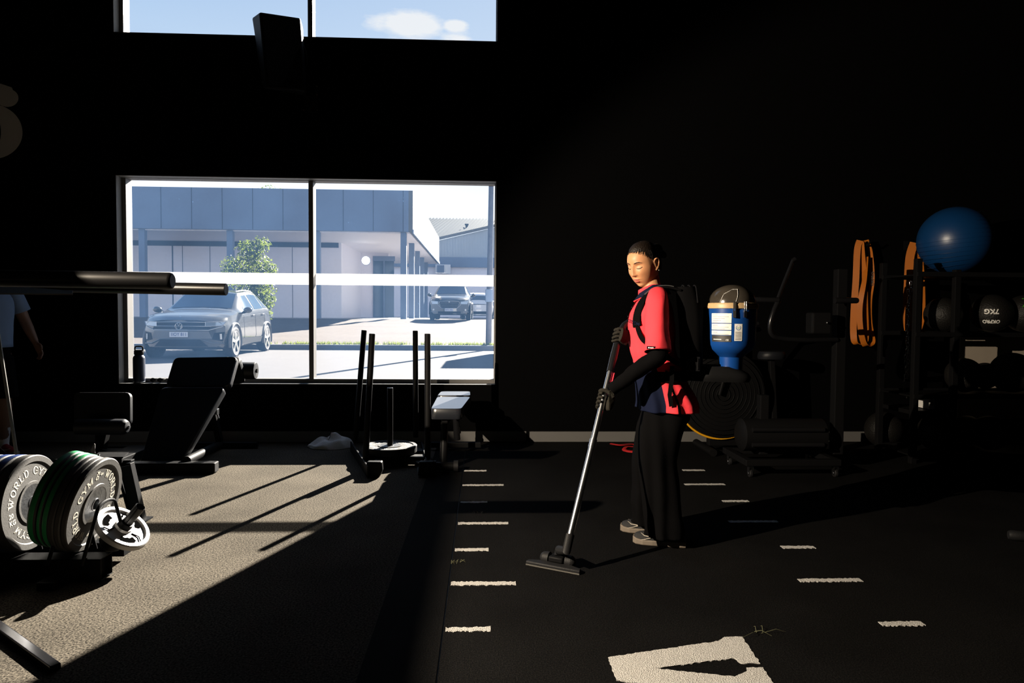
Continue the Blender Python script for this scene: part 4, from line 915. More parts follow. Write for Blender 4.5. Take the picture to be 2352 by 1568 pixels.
# ================================================================== PEOPLE
def oring(fc, lc, z, hf, hl, n=40, ex=2.3, wob=0.0, seed=0, tilt=0.0):
    out = []
    for k in range(n):
        a = 2*math.pi*k/n; c, s_ = math.cos(a), math.sin(a)
        f = abs(c)**(2/ex)*(1 if c > 0 else -1)*hf; l = abs(s_)**(2/ex)*(1 if s_ > 0 else -1)*hl
        w = 1+wob*noise.noise(Vector((c*2.2+seed, s_*2.2, z*4)))
        out.append(Vector((fc+f*w, lc+l*w, z+tilt*f)))
    return out
def interp_rings(spec, n, dz=.02, **k):
    out = []; i = 0; z = spec[0][0]
    tot = []
    for i in range(len(spec)-1):
        a, c = spec[i], spec[i+1]; m = max(1, int(abs(c[0]-a[0])/dz+.5))
        for j in range(m): u = j/m; tot.append([a[q]+(c[q]-a[q])*u for q in range(5)])
    tot.append(list(spec[-1]))
    for it in range(2):
        tot = [tot[0]]+[[tot[i][0]]+[(tot[i-1][q]+2*tot[i][q]+tot[i+1][q])/4 for q in range(1, 5)] for i in range(1, len(tot)-1)]+[tot[-1]]
    return [oring(r[1], r[2], r[0], r[3], r[4], n, **k) for r in tot]
def path_smooth(P, R_, m=8):
    P = [Vector(p) for p in P]; out = []; rs = []
    for i in range(len(P)-1):
        p0, p1, p2, p3 = P[max(i-1, 0)], P[i], P[i+1], P[min(i+2, len(P)-1)]
        for k in range(m):
            t = k/m
            out.append(.5*((2*p1)+(-p0+p2)*t+(2*p0-5*p1+4*p2-p3)*t*t+(-p0+3*p1-3*p2+p3)*t**3)); rs.append(R_[i]+(R_[i+1]-R_[i])*t)
    out.append(P[-1]); rs.append(R_[-1]); return out, rs
def grip_hand(mb, W, G, A, r, left=True, size=1.0, up=None):
    """glove or hand: palm beside the axis (point G, direction A), fingers closed round a tube of radius r; W = wrist"""
    A = A.normalized(); W = Vector(W); G = Vector(G); d = (W-G); d = (d-A*d.dot(A)); d.normalize()
    if up is not None: d = (up-A*up.dot(A)).normalized()
    s = A.cross(d)*(1 if left else -1)
    pr = r+.013
    palm = G+d*.010+s*pr*.9
    # palm: flattened loft from the wrist to the knuckles
    kn = G+s*(pr+.004)-d*.012
    ax_ = A
    def rg(c, dirn, w, h): return [c+ax_*(w*math.cos(2*math.pi*k/16))+dirn*(h*math.sin(2*math.pi*k/16)) for k in range(16)]
    pth = [W, W.lerp(palm+d*.035, .6), palm+d*.028, palm+d*.005, kn]
    mb.rings([rg(pth[0], s, .027*size, .024*size), rg(pth[1], s, .032*size, .021*size), rg(pth[2], s, .040*size, .019*size), rg(pth[3], s, .043*size, .016*size), rg(pth[4]-d*.006, s, .040*size, .012*size)])
    for k, (off, ln, fr) in enumerate(((.034, 205, .0088), (.0115, 225, .0092), (-.0115, 215, .0088), (-.0335, 190, .0078))):
        P = []; a0 = -8
        for j in range(10):
            a = R(a0+ln*j/9.0); rad = r+fr*.85+.002*(1-j/9.0)
            P.append(G+A*(off*size+.004*math.sin(j))+s*(rad*math.cos(a))-d*(rad*math.sin(a)))
        P = [P[0]+d*.03+s*.004]+P
        mb.tube(P, [fr*1.05]+[fr*(1.12 if j in (3, 6) else 1)*(1-.02*j) for j in range(10)], 10)
        mb.ball(P[-1], fr*.82, 10, 6)
    P = []
    b0 = palm+d*.032+A*.030*size
    T = [b0, G+d*(r+.020)+A*.040+s*.012, G+d*(r+.012)+A*.050-s*.006, G+d*(r*.4+.004)+A*.052-s*(r+.010), G-d*.006+A*.048-s*(r+.012)]
    q, rs = path_smooth(T, [.0145, .0125, .011, .0098, .0085], 5); mb.tube(q, rs, 10); mb.ball(q[-1], .0084, 10, 6)
def head_front(y, z):
    w = .074*(1-.22*max(0, -z/.115)**1.6)
    q = 1-min(.985, (abs(y)/w)**2.25+(abs(z)/.118)**2.4)
    x = .088*max(q, 0)**.46
    g = lambda cy, cz, sy, sz: math.exp(-((y-cy)/sy)**2-((z-cz)/sz)**2)
    x += .0065*g(0, .052, .05, .03)                                   # forehead
    for s in (-1, 1):
        x -= .0135*g(s*.031, .012, .017, .013); x += .0085*g(s*.032, .009, .0125, .0085)   # sockets, lids
        x += .0045*g(s*.032, .031, .019, .006)                        # brow
        x += .0050*g(s*.040, -.022, .018, .018)                       # cheek
        x += .0065*g(s*.012, -.030, .0065, .0065)                     # nostril wings
    t = max(0, min(1, (.022-z)/.052))
    if -.040 < z < .03: x += (.006+.016*t**1.2)*math.exp(-(y/(.0068+.0035*t))**2)*min(1, (z+.040)/.010)*min(1, (.03-z)/.012)
    x += .0075*g(0, -.0555, .021, .0055)+.0082*g(0, -.0665, .017, .0060)-.0045*g(0, -.0610, .024, .0022)
    x -= .0045*g(0, -.082, .022, .007)+.003*g(0, -.047, .004, .007)
    x += .0085*g(0, -.100, .020, .014)
    return x
def head_mesh(mb, T, n=120, m=110):
    def F(u, v):
        a = 2*math.pi*u; z = .118*math.cos(math.pi*(1-v)*.999+.0005)
        ww = math.sqrt(max(0, 1-(z/.118)**2))
        jaw = 1-.22*max(0, -z/.118)**1.6
        y = .074*ww**.85*jaw*math.sin(a)
        if math.cos(a) > 0:
            x = head_front(y, z) if ww > .05 else .0
            k = math.cos(a)
            if k < .35: x = x*(k/.35)**.6
            x = max(x, .004*k)
        else: x = .104*ww**.8*math.cos(a)*(1 if z > -.03 else max(.45, 1-(-.03-z)*7))
        return T(Vector((x, y, z)))
    mb.grid(F, n, m, closeu=True)
# ------------------------------------------------ the cleaner
W0 = Vector((.98, 3.70, 0)); WA = R(165)
wm = thing('person', 'woman in a coral polo shirt and black trousers vacuuming, looking down', 'person', W0, WA)
def w2l(p):
    d = Vector(p)-W0; c, s = math.cos(-WA), math.sin(-WA); return Vector((d.x*c-d.y*s, d.x*s+d.y*c, d.z))
HC = Vector((.098, .012, 1.528)); HR = Matrix.Rotation(R(51), 3, 'Z') @ Matrix.Rotation(R(19), 3, 'Y')
HT = lambda p: HC + HR @ (p*1.04)
LS, LE, LW = Vector((.022, .160, 1.315)), Vector((.018, .245, 1.045)), Vector((.2507, .2546, .862))
RS, RE, RW = Vector((.04, -.155, 1.305)), Vector((.09, -.225, 1.06)), Vector((.180, .025, 1.160))
b = MB(); head_mesh(b, HT)
for s in (-1, 1):   # ears
    b.tube([HT(Vector((x_, s*y_, z_))) for x_, y_, z_ in ((.004, .071, .006), (.000, .076, .022), (-.010, .081, .029), (-.021, .083, .024), (-.025, .082, .008), (-.020, .079, -.010), (-.010, .076, -.024), (-.002, .073, -.031), (.003, .071, -.024))], [.0042, .0044, .0046, .0046, .0046, .0046, .0056, .0062, .0044], 8)
    b.rings([[HT(Vector((-.009+.013*math.cos(a)*k2, s*(.070+.0045*j), -.001+.024*math.sin(a)*k2))) for a in [2*math.pi*k/16 for k in range(16)]] for j, k2 in ((0, .8), (1, 1), (1.6, .9))])
b.tube([HT(Vector((-.020, 0, -.06))), (.055, 0, 1.41), (.035, 0, 1.35), (.03, 0, 1.28)], [.052, .049, .058, .09], 24)
b.rings(interp_rings([(.78, -.03, 0, .08, .125), (.90, .0, 0, .09, .13), (1.02, .03, 0, .085, .125), (1.15, .05, 0, .10, .14), (1.28, .05, 0, .085, .155), (1.345, .04, 0, .05, .10)], 32))
for S, E_, W_ in ((LS, LE, LW), (RS, RE, RW)):
    p, r_ = path_smooth([S, S.lerp(E_, .5), E_, E_.lerp(W_, .5), W_-(W_-E_).normalized()*.012], [.052, .046, .037, .035, .024], 5); b.tube(p, r_, 16)
HIP = [(Vector((-.01, .085, .82)), Vector((.01, .085, .46)), Vector((-.06, .065, .08))), (Vector((-.01, -.085, .82)), Vector((.05, -.11, .46)), Vector((.02, -.13, .08)))]
for h_, k_, a_ in HIP:
    p, r_ = path_smooth([h_, h_.lerp(k_, .5), k_, k_.lerp(a_, .4), a_, a_-Z_*.03], [.074, .070, .053, .052, .034, .036], 5); b.tube(p, r_, 18)
    b.rings([[a_+Vector((-.05+.19*u, w*math.cos(q), -.035-.025*u+h2*math.sin(q))) for q in [2*math.pi*k/12 for k in range(12)]] for u, w, h2 in ((0, .022, .03), (.3, .032, .04), (.7, .040, .026), (1.0, .03, .014))])
body = b.build('body', M['skin'], wm, remesh=.0034, smo=2)
# facial features
fb = MB()
for s in (-1, 1):
    fb = MB(); fb.tube([HT(Vector((head_front(s*y, z)+.0012, s*y, z))) for y, z in ((.013, .0295), (.020, .0325), (.030, .0350), (.040, .0345), (.050, .0290))], [.0012, .0022, .0024, .002, .0008], 8, sq=1.0); fb.build('eyebrow', M['brow'], wm)
    fb = MB(); fb.tube([HT(Vector((head_front(s*y, z)+.0010, s*y, z))) for y, z in ((.0175, .0055), (.023, .0020), (.031, .0005), (.040, .0020), (.047, .0065))], [.0008, .0016, .0018, .0018, .001], 8); fb.build('eyelash', M['brow'], wm)
def lip_patch(name, zc, hz, hy, off):
    q = MB()
    def F(u, v):
        y = hy*(2*u-1); t = 1-(2*u-1)**2; z = zc+hz*(2*v-1)*t**.7; edge = min(1, 4*min(u, 1-u, v, 1-v))
        return HT(Vector((head_front(y, z)+off*edge, y, z)))
    q.grid(F, 24, 8); return q.build(name, M['lip'], wm)
lip_patch('upper_lip', -.0560, .0042, .0215, .0022); lip_patch('lower_lip', -.0670, .0052, .0185, .0026)
# hair: cap drawn back into a bun
b = MB()
def hlim(a):
    a = a % (2*math.pi); a = min(a, 2*math.pi-a); f = (1+math.cos(a))/2
    return -lerp_t([1-q for q in (0, .3, .5, .75, .92, 1)], [-q for q in (-.060, -.028, .020, .064, .082, .088)], 1-f)
def cap(u, v):
    a = 2*math.pi*u; t = v*math.pi*.5
    lim = hlim(a)+.0025*math.sin(a*37)+.002*math.sin(a*91+1)
    z = lim+(.1235-lim)*math.sin(t); ww = math.sqrt(max(0, 1-min(1, (z/.1236)**2)))
    e = min(1, v*2.2)**.7; x = (.0885+.0075*e if math.cos(a) > 0 else .1035+.007*e)*ww**(.8)*math.cos(a); y = (.0742+.0045*e)*ww**.85*math.sin(a)
    g = 1+.007*math.sin((y+.012*math.sin(x*40))*640)*e
    return HT(Vector((x*g, y*g, z-.001*(1-e))))
b.grid(cap, 300, 44, closeu=True); h = b.build('hair', M['hair'], wm, solid=.0015, ang=80)
b = MB(); rh = random.Random(11)
for k in range(170):
    a = R(rh.uniform(-88, 88)); a = a % (2*math.pi); z0 = hlim(a)-rh.uniform(.001, .009); q = []
    for i in range(6):
        z = z0+.0062*i*1.3; ww = math.sqrt(max(0, 1-min(1, (z/.1236)**2))); a2 = a+(.03*i if a < math.pi else -.03*i)
        xx = (.0895+.0012*i)*ww**.8*math.cos(a2); yy = (.0748+.0008*i)*ww**.85*math.sin(a2)
        if i < 3 and abs(yy) < .07: xx = max(xx, head_front(yy, z)/1.0+.0006)
        q.append(HT(Vector((xx, yy, z))))
    b.tube(q, [.0002, .0006, .0008, .0009, .0009, .0006], 4)
b.build('baby_hair', M['hair'], h)
b = MB(); bc = Vector((-.118, .0, .048))
for k in range(5): b.tube([HT(bc+Vector((.034*math.cos(a)*(1-.2*k)*.7, .040*math.sin(a)*(1-.16*k), .034*math.cos(a+1.2)*(1-.1*k)-.004*k))) for a in [2*math.pi*j/20 for j in range(20)]], .016-.001*k, 10, closed=True)
b.ball(HT(bc), .036, 18, 12); b.build('hair_bun', M['hair'], h)
b = MB(); b.ball(HT(Vector((-.012, .081, -.036))), .004, 10, 6); b.build('earring', M['steel'], wm)
# polo shirt
SP = [(.745, -.035, .0, .168, .185), (.78, -.035, 0, .165, .182), (.86, -.012, 0, .145, .170), (.95, .012, 0, .130, .158), (1.03, .038, 0, .120, .152), (1.12, .052, 0, .126, .156), (1.20, .056, 0, .126, .162), (1.265, .052, 0, .114, .168), (1.315, .046, 0, .094, .150), (1.35, .044, 0, .076, .110), (1.382, .050, 0, .060, .072)]
NK = 168; rg = interp_rings(SP, NK, .006)
b = MB(); out = []
for i, r_ in enumerate(rg):
    row = []
    for k, p in enumerate(r_):
        a = 2*math.pi*k/NK; c_ = Vector((SP[5][1], 0, p.z)); d = (p-c_); d.z = 0
        low = max(0, (1.12-p.z)/.37)
        w = .009*math.sin(11*a+9*p.z)*low + .010*noise.noise(Vector((p.x*9, p.y*9, p.z*7)))*(.4+low) + .006*math.sin(34*(p.z+.5*p.y+.35*p.x))*math.exp(-((p.z-1.0)/.13)**2)
        row.append(p+d.normalized()*w+Vector((0, 0, max(0, 1-(p.z-.745)/.06)*(.006*math.sin(3*a+1)-.014*max(0, min(1, -math.cos(a)*2))))))
    out.append(row)
b.rings(out, cap=False)
# colours of the cloth panels: navy lower front, black side tape, coral elsewhere
b.m = []
nr = len(out)
for i in range(nr-1):
    z = sum(p.z for p in out[i])/NK
    for k in range(NK):
        a = math.degrees(2*math.pi*(k+.5)/NK); a = a-360 if a > 180 else a
        m_ = 0; zc_ = z
        aa = abs(a); lim = 89
        if z < .99 and aa < lim: m_ = 1
        if z < .96 and 106 < aa < 111: m_ = 2
        b.m.append(m_)
sh = b.build('polo_shirt', [M['coral'], M['navy'], M['blackfab']], wm, ang=80, solid=.003)
def sleeve(S, E_, name):
    b = MB(); d = (E_-S).normalized(); hem = S+d*.262
    P, r_ = path_smooth([S-d*.03+Vector((0, -.05 if S.y > 0 else .05, .018)), S+Vector((0, 0, .004)), S+d*.10, S+d*.18, hem], [.048, .058, .060, .061, .064], 6)
    b.tube(P, r_, 40, cap=False)
    for i, v in enumerate(b.v): b.v[i] = v+Vector((noise.noise(v*14), noise.noise(v*14+Vector((5, 0, 0))), 0))*.008
    o = b.build(name, M['coral'], wm, ang=80, solid=.003); return o, hem, d
s1, hem, d1 = sleeve(LS, LE, 'sleeve'); s2, hem2, d2 = sleeve(RS, RE, 'sleeve')
# collar, placket, buttons, chest lettering, sleeve tag
b = MB()
def col_(u, v):
    a = R(22)+(2*math.pi-R(44))*u; e = .06+.030*v; f = 1-.35*(1-abs(math.cos(a/2)))
    return Vector((.050+e*1.08*math.cos(a)*(1+.10*v*(math.cos(a) > .5)), e*1.10*math.sin(a), 1.418-.046*v-.034*max(0, math.cos(a))-.012*v*max(0, math.cos(a))))
b.grid(col_, 60, 6); b.build('collar', M['navy'], wm, solid=.004, ang=80)
b = MB(); b.tube([col_(i/40, 1.02) for i in range(41)], .0025, 6); b.build('collar_edge', M['coral'], wm)
b = MB(); q = [Vector((.056+.072*math.cos(a), .070*math.sin(a), 1.420-.03*max(0, math.cos(a)))) for a in [2*math.pi*k/30 for k in range(30)]]
b.rings([[p+Vector((0, 0, -.03)) for p in q], q, [p+(Vector((.056, 0, p.z))-p)*.06 for p in q]], cap=False); b.build('collar_stand', M['coral'], wm, ang=80)
def chest(a, z, off=.004):
    for i in range(len(SP)-1):
        if SP[i][0] <= z <= SP[i+1][0]: u = (z-SP[i][0])/(SP[i+1][0]-SP[i][0]); r_ = [SP[i][q]+(SP[i+1][q]-SP[i][q])*u for q in range(5)]; break
    c, s = math.cos(a), math.sin(a); return Vector((r_[1]+(abs(c)**.87)*r_[3]*(1 if c > 0 else -1)+off*c, r_[2]+(abs(s)**.87)*(r_[4]+off)*(1 if s > 0 else -1), z))
for z in (1.345, 1.295, 1.245): b = MB(); b.ball(chest(R(2), z, .009), .006, 12, 8, (.5, 1, 1)); b.build('button', M['blkgloss'], wm)
b = MB(); b.grid(lambda u, v: chest(R(-5+12*u), 1.38-.16*v, .009), 5, 14); b.build('placket', M['coral'], wm, ang=80)
b = MB(); put_text(b, 'CUSTOM', .023, lambda x, y: chest(R(48)+x/.13, 1.214+y-x*.22, .013), .0006); b.build('chest_lettering', M['navy'], wm, smooth=False)
q0 = hem-d1*.024+Vector((.030, .0615, 0)); tr_ = Matrix.Rotation(R(-27), 3, 'Z')
b = MB(); b.box(q0, (.046, .003, .015), tr_); tg = b.build('sleeve_tag', M['blackfab'], s1, smooth=False)
b = MB()
for k in range(4): b.box(q0+tr_ @ Vector((.013-.008*k, .0018, 0)), (.005, .001, .006), tr_)
b.build('tag_lettering', M['label'], s1, smooth=False)
# undersleeves and gloves
for S, E_, W_ in ((LS, LE, LW), (RS, RE, RW)):
    b = MB(); P, r_ = path_smooth([S.lerp(E_, .3), S.lerp(E_, .75), E_+(E_-(S+W_)/2).normalized()*.004, E_.lerp(W_, .35), E_.lerp(W_, .75), W_], [.053, .049, .046, .042, .035, .030], 7)
    b.tube(P, r_, 24)
    for i, v in enumerate(b.v): b.v[i] = v+Vector((noise.noise(v*22), noise.noise(v*22+Vector((7, 0, 0))), noise.noise(v*22+Vector((0, 7, 0)))))*.005
    b.build('undersleeve', M['blackfab'], wm, ang=80)
WB, WT = w2l((.443, 3.285, .150)), w2l((.748, 3.690, 1.165))
G1_, G2_ = Vector((.293, .247, .800)), Vector((.226, .083, 1.135))
WAX = (G2_-G1_).normalized()
b = MB(); grip_hand(b, LW, G1_, WAX, .0185, left=True, size=1.0); b.tube([LW+(LE-LW).normalized()*.035, LW], [.031, .029], 20); b.build('glove', M['glove'], wm, remesh=.0022, smo=2)
b = MB(); grip_hand(b, RW, G2_, WAX, .0195, left=False, size=1.0); b.tube([RW+(RE-RW).normalized()*.035, RW], [.031, .029], 20); b.build('glove', M['glove'], wm, remesh=.0022, smo=2)
# trousers
b = MB()
b.rings(interp_rings([(.68, -.03, 0, .130, .158), (.74, -.034, 0, .128, .158), (.80, -.03, 0, .118, .150), (.86, -.01, 0, .105, .14)], 64, .02))
for (h_, k_, a_), sd_ in zip(HIP, (1, 2)):
    sp = [(.78, -.03, h_.y*.85, .118, .078), (.70, -.025, h_.y*.95, .126, .088), (.62, k_.x*.5-.01, (h_.y*1.0+k_.y)/2, .116, .096), (.46, k_.x, k_.y, .102, .094), (.28, (k_.x+a_.x)/2+.01, (k_.y+a_.y)/2, .100, .096), (.06, a_.x+.022, a_.y, .104, .100)]
    rr_ = interp_rings(sp, 64, .02); o2 = []
    for row in rr_:
        o2.append([p+(p-Vector((k_.x, k_.y, p.z))).normalized()*(.010*math.sin(7*math.atan2(p.y-k_.y, p.x-k_.x)+sd_+5*p.z*p.z)*min(1, (.9-p.z)*1.4)+.007*noise.noise(p*7)+.008*math.sin(38*p.z+3*math.atan2(p.y-k_.y, p.x-k_.x))*max(0, 1-p.z/.22)) for p in row])
    b.rings(o2)
b.build('trousers', M['blackfab'], wm, remesh=.007, smo=3)
# trainers
def trainer(prefix, parent, T, main, sole, acc):
    prof = [(0.0, .030, .075), (.10, .036, .085), (.28, .037, .080), (.45, .040, .066), (.62, .047, .052), (.80, .048, .042), (.93, .040, .034), (1.0, .018, .026)]
    b = MB(); rr_ = []
    for u, w, h in prof: rr_.append([T(Vector((-.085+.275*u, w*math.cos(q), .026+max(-.3*h*.0, h*math.sin(q)) if math.sin(q) > 0 else .026+.012*math.sin(q)))) for q in [2*math.pi*k/20 for k in range(20)]])
    b.rings(rr_); up = b.build('shoe', main, parent, sub=1)
    b = MB(); rr_ = []
    for u, w, h in prof: z1 = .026+.004*(1-u)+.010*max(0, u-.85)/.15; z0 = .001+.022*max(0, u-.8)**2*20*.2; rr_.append([T(Vector((-.088+.282*u, w*1.08*c_, z))) for c_, z in ((-1, z0+.006), (-.9, z0), (.9, z0), (1, z0+.006), (1.0, z1), (.9, z1+.004), (-.9, z1+.004), (-1, z1))])
    b.rings(rr_); b.build('sole', sole, up, bevel=.002, smooth=False)
    for s in (1, -1):
        b = MB()
        def sp(u, h): 
            i = min(int(u*7), 6); w = lerp_t([1-q[0] for q in prof], [q[1] for q in prof], 1-u); hh = lerp_t([1-q[0] for q in prof], [q[2] for q in prof], 1-u)
            a = math.asin(min(.99, h)); return T(Vector((-.085+.275*u, s*(w*math.cos(a)+.0015), .026+hh*math.sin(a)+.001)))
        b.tube([sp(.30, .75), sp(.45, .45), sp(.6, .40), sp(.78, .60), sp(.86, .92)], [.001, .003, .0055, .004, .001], 8, sq=.5)
        b.tube([sp(.62, .42), sp(.75, .22), sp(.88, .05)], [.004, .003, .001], 8, sq=.5); b.tube([sp(.42, .48), sp(.33, .3), sp(.28, .35)], [.004, .003, .001], 8, sq=.5)
        b.build('shoe_stripe', acc, up)
    return up
M['shoeblk'] = mat('black_mesh_shoe', (.012, .012, .013), .75, bump=.4, bscale=400); M['soletan'] = mat('tan_sole', (.17, .14, .11), .7); M['stripe'] = mat('cream_shoe_stripe', (.50, .45, .38), .5)
for (h_, k_, a_), yw in zip(HIP, (R(-3), R(-2))):
    rm = Matrix.Rotation(yw, 3, 'Z'); trainer('', wm, lambda p, a_=a_, rm=rm: Vector((a_.x, a_.y, 0))+Vector((0, 0, .006))+rm @ p, M['shoeblk'], M['soletan'], M['stripe'])
# ------------------------------------------------ vacuum wand (held, so a thing of its own)
t = thing('vacuum_wand', 'chrome vacuum wand with black floor head held by the woman', 'vacuum wand', (.443, 3.285, 0), world=True)
def l2w(p): c, s = math.cos(WA), math.sin(WA); return Vector((W0.x+p.x*c-p.y*s, W0.y+p.x*s+p.y*c, p.z))
g1, g2 = l2w(G1_), l2w(G2_); wd = (g2-g1).normalized(); P0 = g1-wd*((g1.z-.155)/wd.z)
Pm = P0+wd*.52
b = MB(); b.tube([P0, Pm], .0168, 28); b.build('lower_tube', M['chrome'], t)
b = MB(); b.tube([Pm-wd*.045, Pm+wd*.0], .0192, 28); b.tube([Pm-wd*.05, Pm-wd*.045], .0175, 20); b.build('tube_collar', M['chrome'], t, ang=30)
b = MB(); b.tube([Pm, g2-wd*.13], .0155, 28); b.build('upper_tube', M['chrome'], t)
b = MB(); b.tube([g2-wd*.21, g2-wd*.13, g2-wd*.05, g2+wd*.02, g2+wd*.07+Vector((.015, 0, 0)), g2+wd*.10+Vector((.045, .01, -.005))], [.019, .0205, .019, .018, .018, .019], 20); b.build('handle', M['blkgloss'], t)
b = MB(); sdv = wd.cross(Vector((.25, .97, 0))).normalized(); sdv = sdv if sdv.x > 0 else -sdv
q = g2-wd*.21; b.beam(q+sdv*.022, q+wd*-.055+sdv*.022, .010, .008); b.beam(q+wd*-.06+sdv*.021, q+wd*-.085+sdv*.021, .009, .007); b.build('red_slider', M['red'], t, smooth=False, bevel=.002)
hd = Vector((P0.x-.02, P0.y-.045, 0)); u_ = (fl(1335, 1322)-fl(1210, 1298)); u_.z = 0; hl_ = u_.length; u_.normalize(); v_ = Vector((-u_.y, u_.x, 0)); hc = (fl(1335, 1320)+fl(1210, 1297))/2; hc.z = 0
b = MB(); b.tube([P0+wd*.03, P0-wd*.05, hc+v_*.075+Z_*.075, hc+v_*.06+Z_*.05], [.021, .022, .024, .022], 20); b.build('elbow', M['rubberblk'], t)
b = MB(); b.prism([(-hl_/2, -.018), (hl_/2, -.018), (hl_/2-.004, .012), (hl_/2-.05, .030), (.05, .045), (-.05, .045), (-hl_/2+.05, .030), (-hl_/2+.004, .012)], hc+Z_*.009, u_, v_, .018); b.build('floor_head', M['rubberblk'], t, bevel=.006)
b = MB(); b.prism([(-.04, .0), (.04, .0), (.03, .09), (-.03, .09)], hc+v_*.02+Z_*.026, u_, v_, .03); b.build('neck', M['blk'], t, bevel=.008)
for s in (-1, 1): b = MB(); b.tube([hc+v_*.055+u_*s*.045+Z_*.034, hc+v_*.055+u_*s*.075+Z_*.034], [.031, .029], 24); b.ball(hc+v_*.055+u_*s*.068+Z_*.034, .0285, 18, 12, (1, 1, 1)); b.build('wheel', M['rubberblk'], t)
b = MB(); b.beam(hc-v_*.016-u_*hl_*.49+Z_*.006, hc-v_*.016+u_*hl_*.49+Z_*.006, .006, .012); b.build('brush_strip', M['rim'], t, smooth=False)
# ------------------------------------------------ backpack vacuum
bp = thing('backpack_vacuum', 'blue backpack vacuum with clear dome lid worn on black harness', 'backpack vacuum', W0, WA)
TC = Vector((-.365, .02, 0))
b = MB(); b.lathe([(.0, .965), (.060, .965), (.062, 1.035), (.085, 1.055), (.110, 1.075), (.121, 1.10), (.1245, 1.13), (.1285, 1.295), (.0, 1.295)], TC, n=56); b.build('tank', M['tank'], bp)
b = MB(); b.lathe([(.128, 1.290), (.1345, 1.292), (.1355, 1.312), (.131, 1.320), (.118, 1.321)], TC, n=56); b.build('rim_gasket', M['rimtan'], bp)
b = MB(); b.lathe([(.122*math.cos(a), 1.320+.098*math.sin(a)) for a in [math.pi/2*k/12 for k in range(13)]], TC, n=48); dm = b.build('dome_lid', M['smoke'], bp)
camdir = R(-107.5)-WA
def tk(a, z, r=.1292): return TC+Vector((r*math.cos(camdir+a), r*math.sin(camdir+a), z))
b = MB()
for pts in (((-.55, 0), (-.42, .045), (-.05, .068), (.25, .070)), ((.25, .070), (.18, .03), (.1, 0))):
    for i in range(len(pts)-1):
        (a0, h0), (a1, h1) = pts[i], pts[i+1]; q = []
        for k in range(7): a = a0+(a1-a0)*k/6; h = h0+(h1-h0)*k/6; rr_ = .1235*math.sqrt(max(0, 1-(h/.098)**2)); q.append(TC+Vector((rr_*math.cos(camdir+a), rr_*math.sin(camdir+a), 1.322+h)))
        b.tube(q, .0011, 6)
b.build('dome_rib', M['label'], dm)
def label(a0, a1, z0, z1, m, par, r=.1294, name='label'):
    b = MB(); b.grid(lambda u, v: tk(R(a0+(a1-a0)*u), z0+(z1-z0)*v, r-.004*(1.295-(z0+(z1-z0)*v))/.17), 12, 2); return b.build(name, m, par, smooth=True)
for z0, z1 in ((1.216, 1.266), (1.180, 1.212), (1.154, 1.176)):
    l_ = label(-54, -3, z0, z1, M['label'], bp)
    n_ = max(1, int((z1-z0)/.009)); b = MB()
    for k in range(n_):
        z = z1-.008-.0095*k
        b.grid(lambda u, v: tk(R(-50+(14+9*((k*7) % 4))*u), z-.0012*v, .1298-.004*(1.295-z)/.17), 6, 2)
    b.build('label_print', M['ink'], l_)
l_ = label(-53, -3, 1.118, 1.151, M['ink'], bp)
b = MB()
put_text(b, 'CE', .012, lambda x, y: tk(R(-12)+x/.129, 1.127+y, .1300-.004*.17/.17), .0003); b.grid(lambda u, v: tk(R(-48+22*u), 1.128+.004*v, .1298-.004), 6, 2)
b.build('label_print', M['label'], l_)
l_ = label(4, 22, 1.124, 1.212, M['label'], bp)
b = MB()
for k in range(24): a0, a1 = 2*math.pi*k/24, 2*math.pi*(k+1)/24; b.add([tk(R(13)+.013*r_*math.cos(a)/.129, 1.192+.013*r_*math.sin(a), .1302-.003) for r_, a in ((1, a0), (1, a1), (.8, a1), (.8, a0))], [(0, 1, 2, 3)])
b.build('label_ring', M['inkblue'], l_, smooth=False)
b = MB(); put_text(b, 'XH', .013, lambda x, y: tk(R(13)+x/.129, 1.192+y, .1300-.003), .0003); b.build('label_mark', M['inkgreen'], l_, smooth=False)
b = MB()
for k in range(6): z = 1.170-.0075*k; b.grid(lambda u, v: tk(R(6+14*u), z-.0025*v, .1299-.004*(1.295-z)/.17), 5, 2)
b.build('label_print', M['ink'], l_)
for a in (R(1), R(24)):
    b = MB(); b.tube([tk(a, 1.322, .133), tk(a, 1.326, .138), tk(a, 1.30, .141), tk(a, 1.27, .136)], .003, 6); b.tube([tk(a+.07, 1.322, .133), tk(a+.07, 1.326, .138), tk(a+.07, 1.30, .141), tk(a+.07, 1.27, .136)], .003, 6)
    b.box(tk(a+.035, 1.262, .136), (.010, .014, .034), Matrix.Rotation(camdir+a, 3, 'Z')); b.build('latch', M['steel'], bp, smooth=True)
# black back frame, base and harness
b = MB(); b.rings(interp_rings([(.905, -.33, 0, .13, .10), (.93, -.33, 0, .145, .11), (.965, -.32, 0, .13, .10), (.985, -.28, 0, .09, .09)], 40, .015, ex=4)); b.build('motor_base', M['blk'], bp, ang=40)
b = MB(); b.rings(interp_rings([(.93, -.165, 0, .055, .12), (1.05, -.16, 0, .060, .13), (1.25, -.150, 0, .062, .13), (1.36, -.135, 0, .062, .12), (1.405, -.125, 0, .050, .10)], 40, .03, ex=3.5, wob=.05)); b.build('back_frame', M['blackfab'], bp, ang=50)
b = MB(); b.span((-.30, -.03, 1.02), (-.22, .03, 1.30)); b.build('tank_bracket', M['blk'], bp, bevel=.006, smooth=False)
b = MB(); b.box((-.165, .134, 1.0), (.07, .02, .075)); b.tube([(-.19, .146, 1.03), (-.19, .146, .97)], .004, 6); b.build('switch_box', M['blkgloss'], bp, bevel=.004, smooth=False)
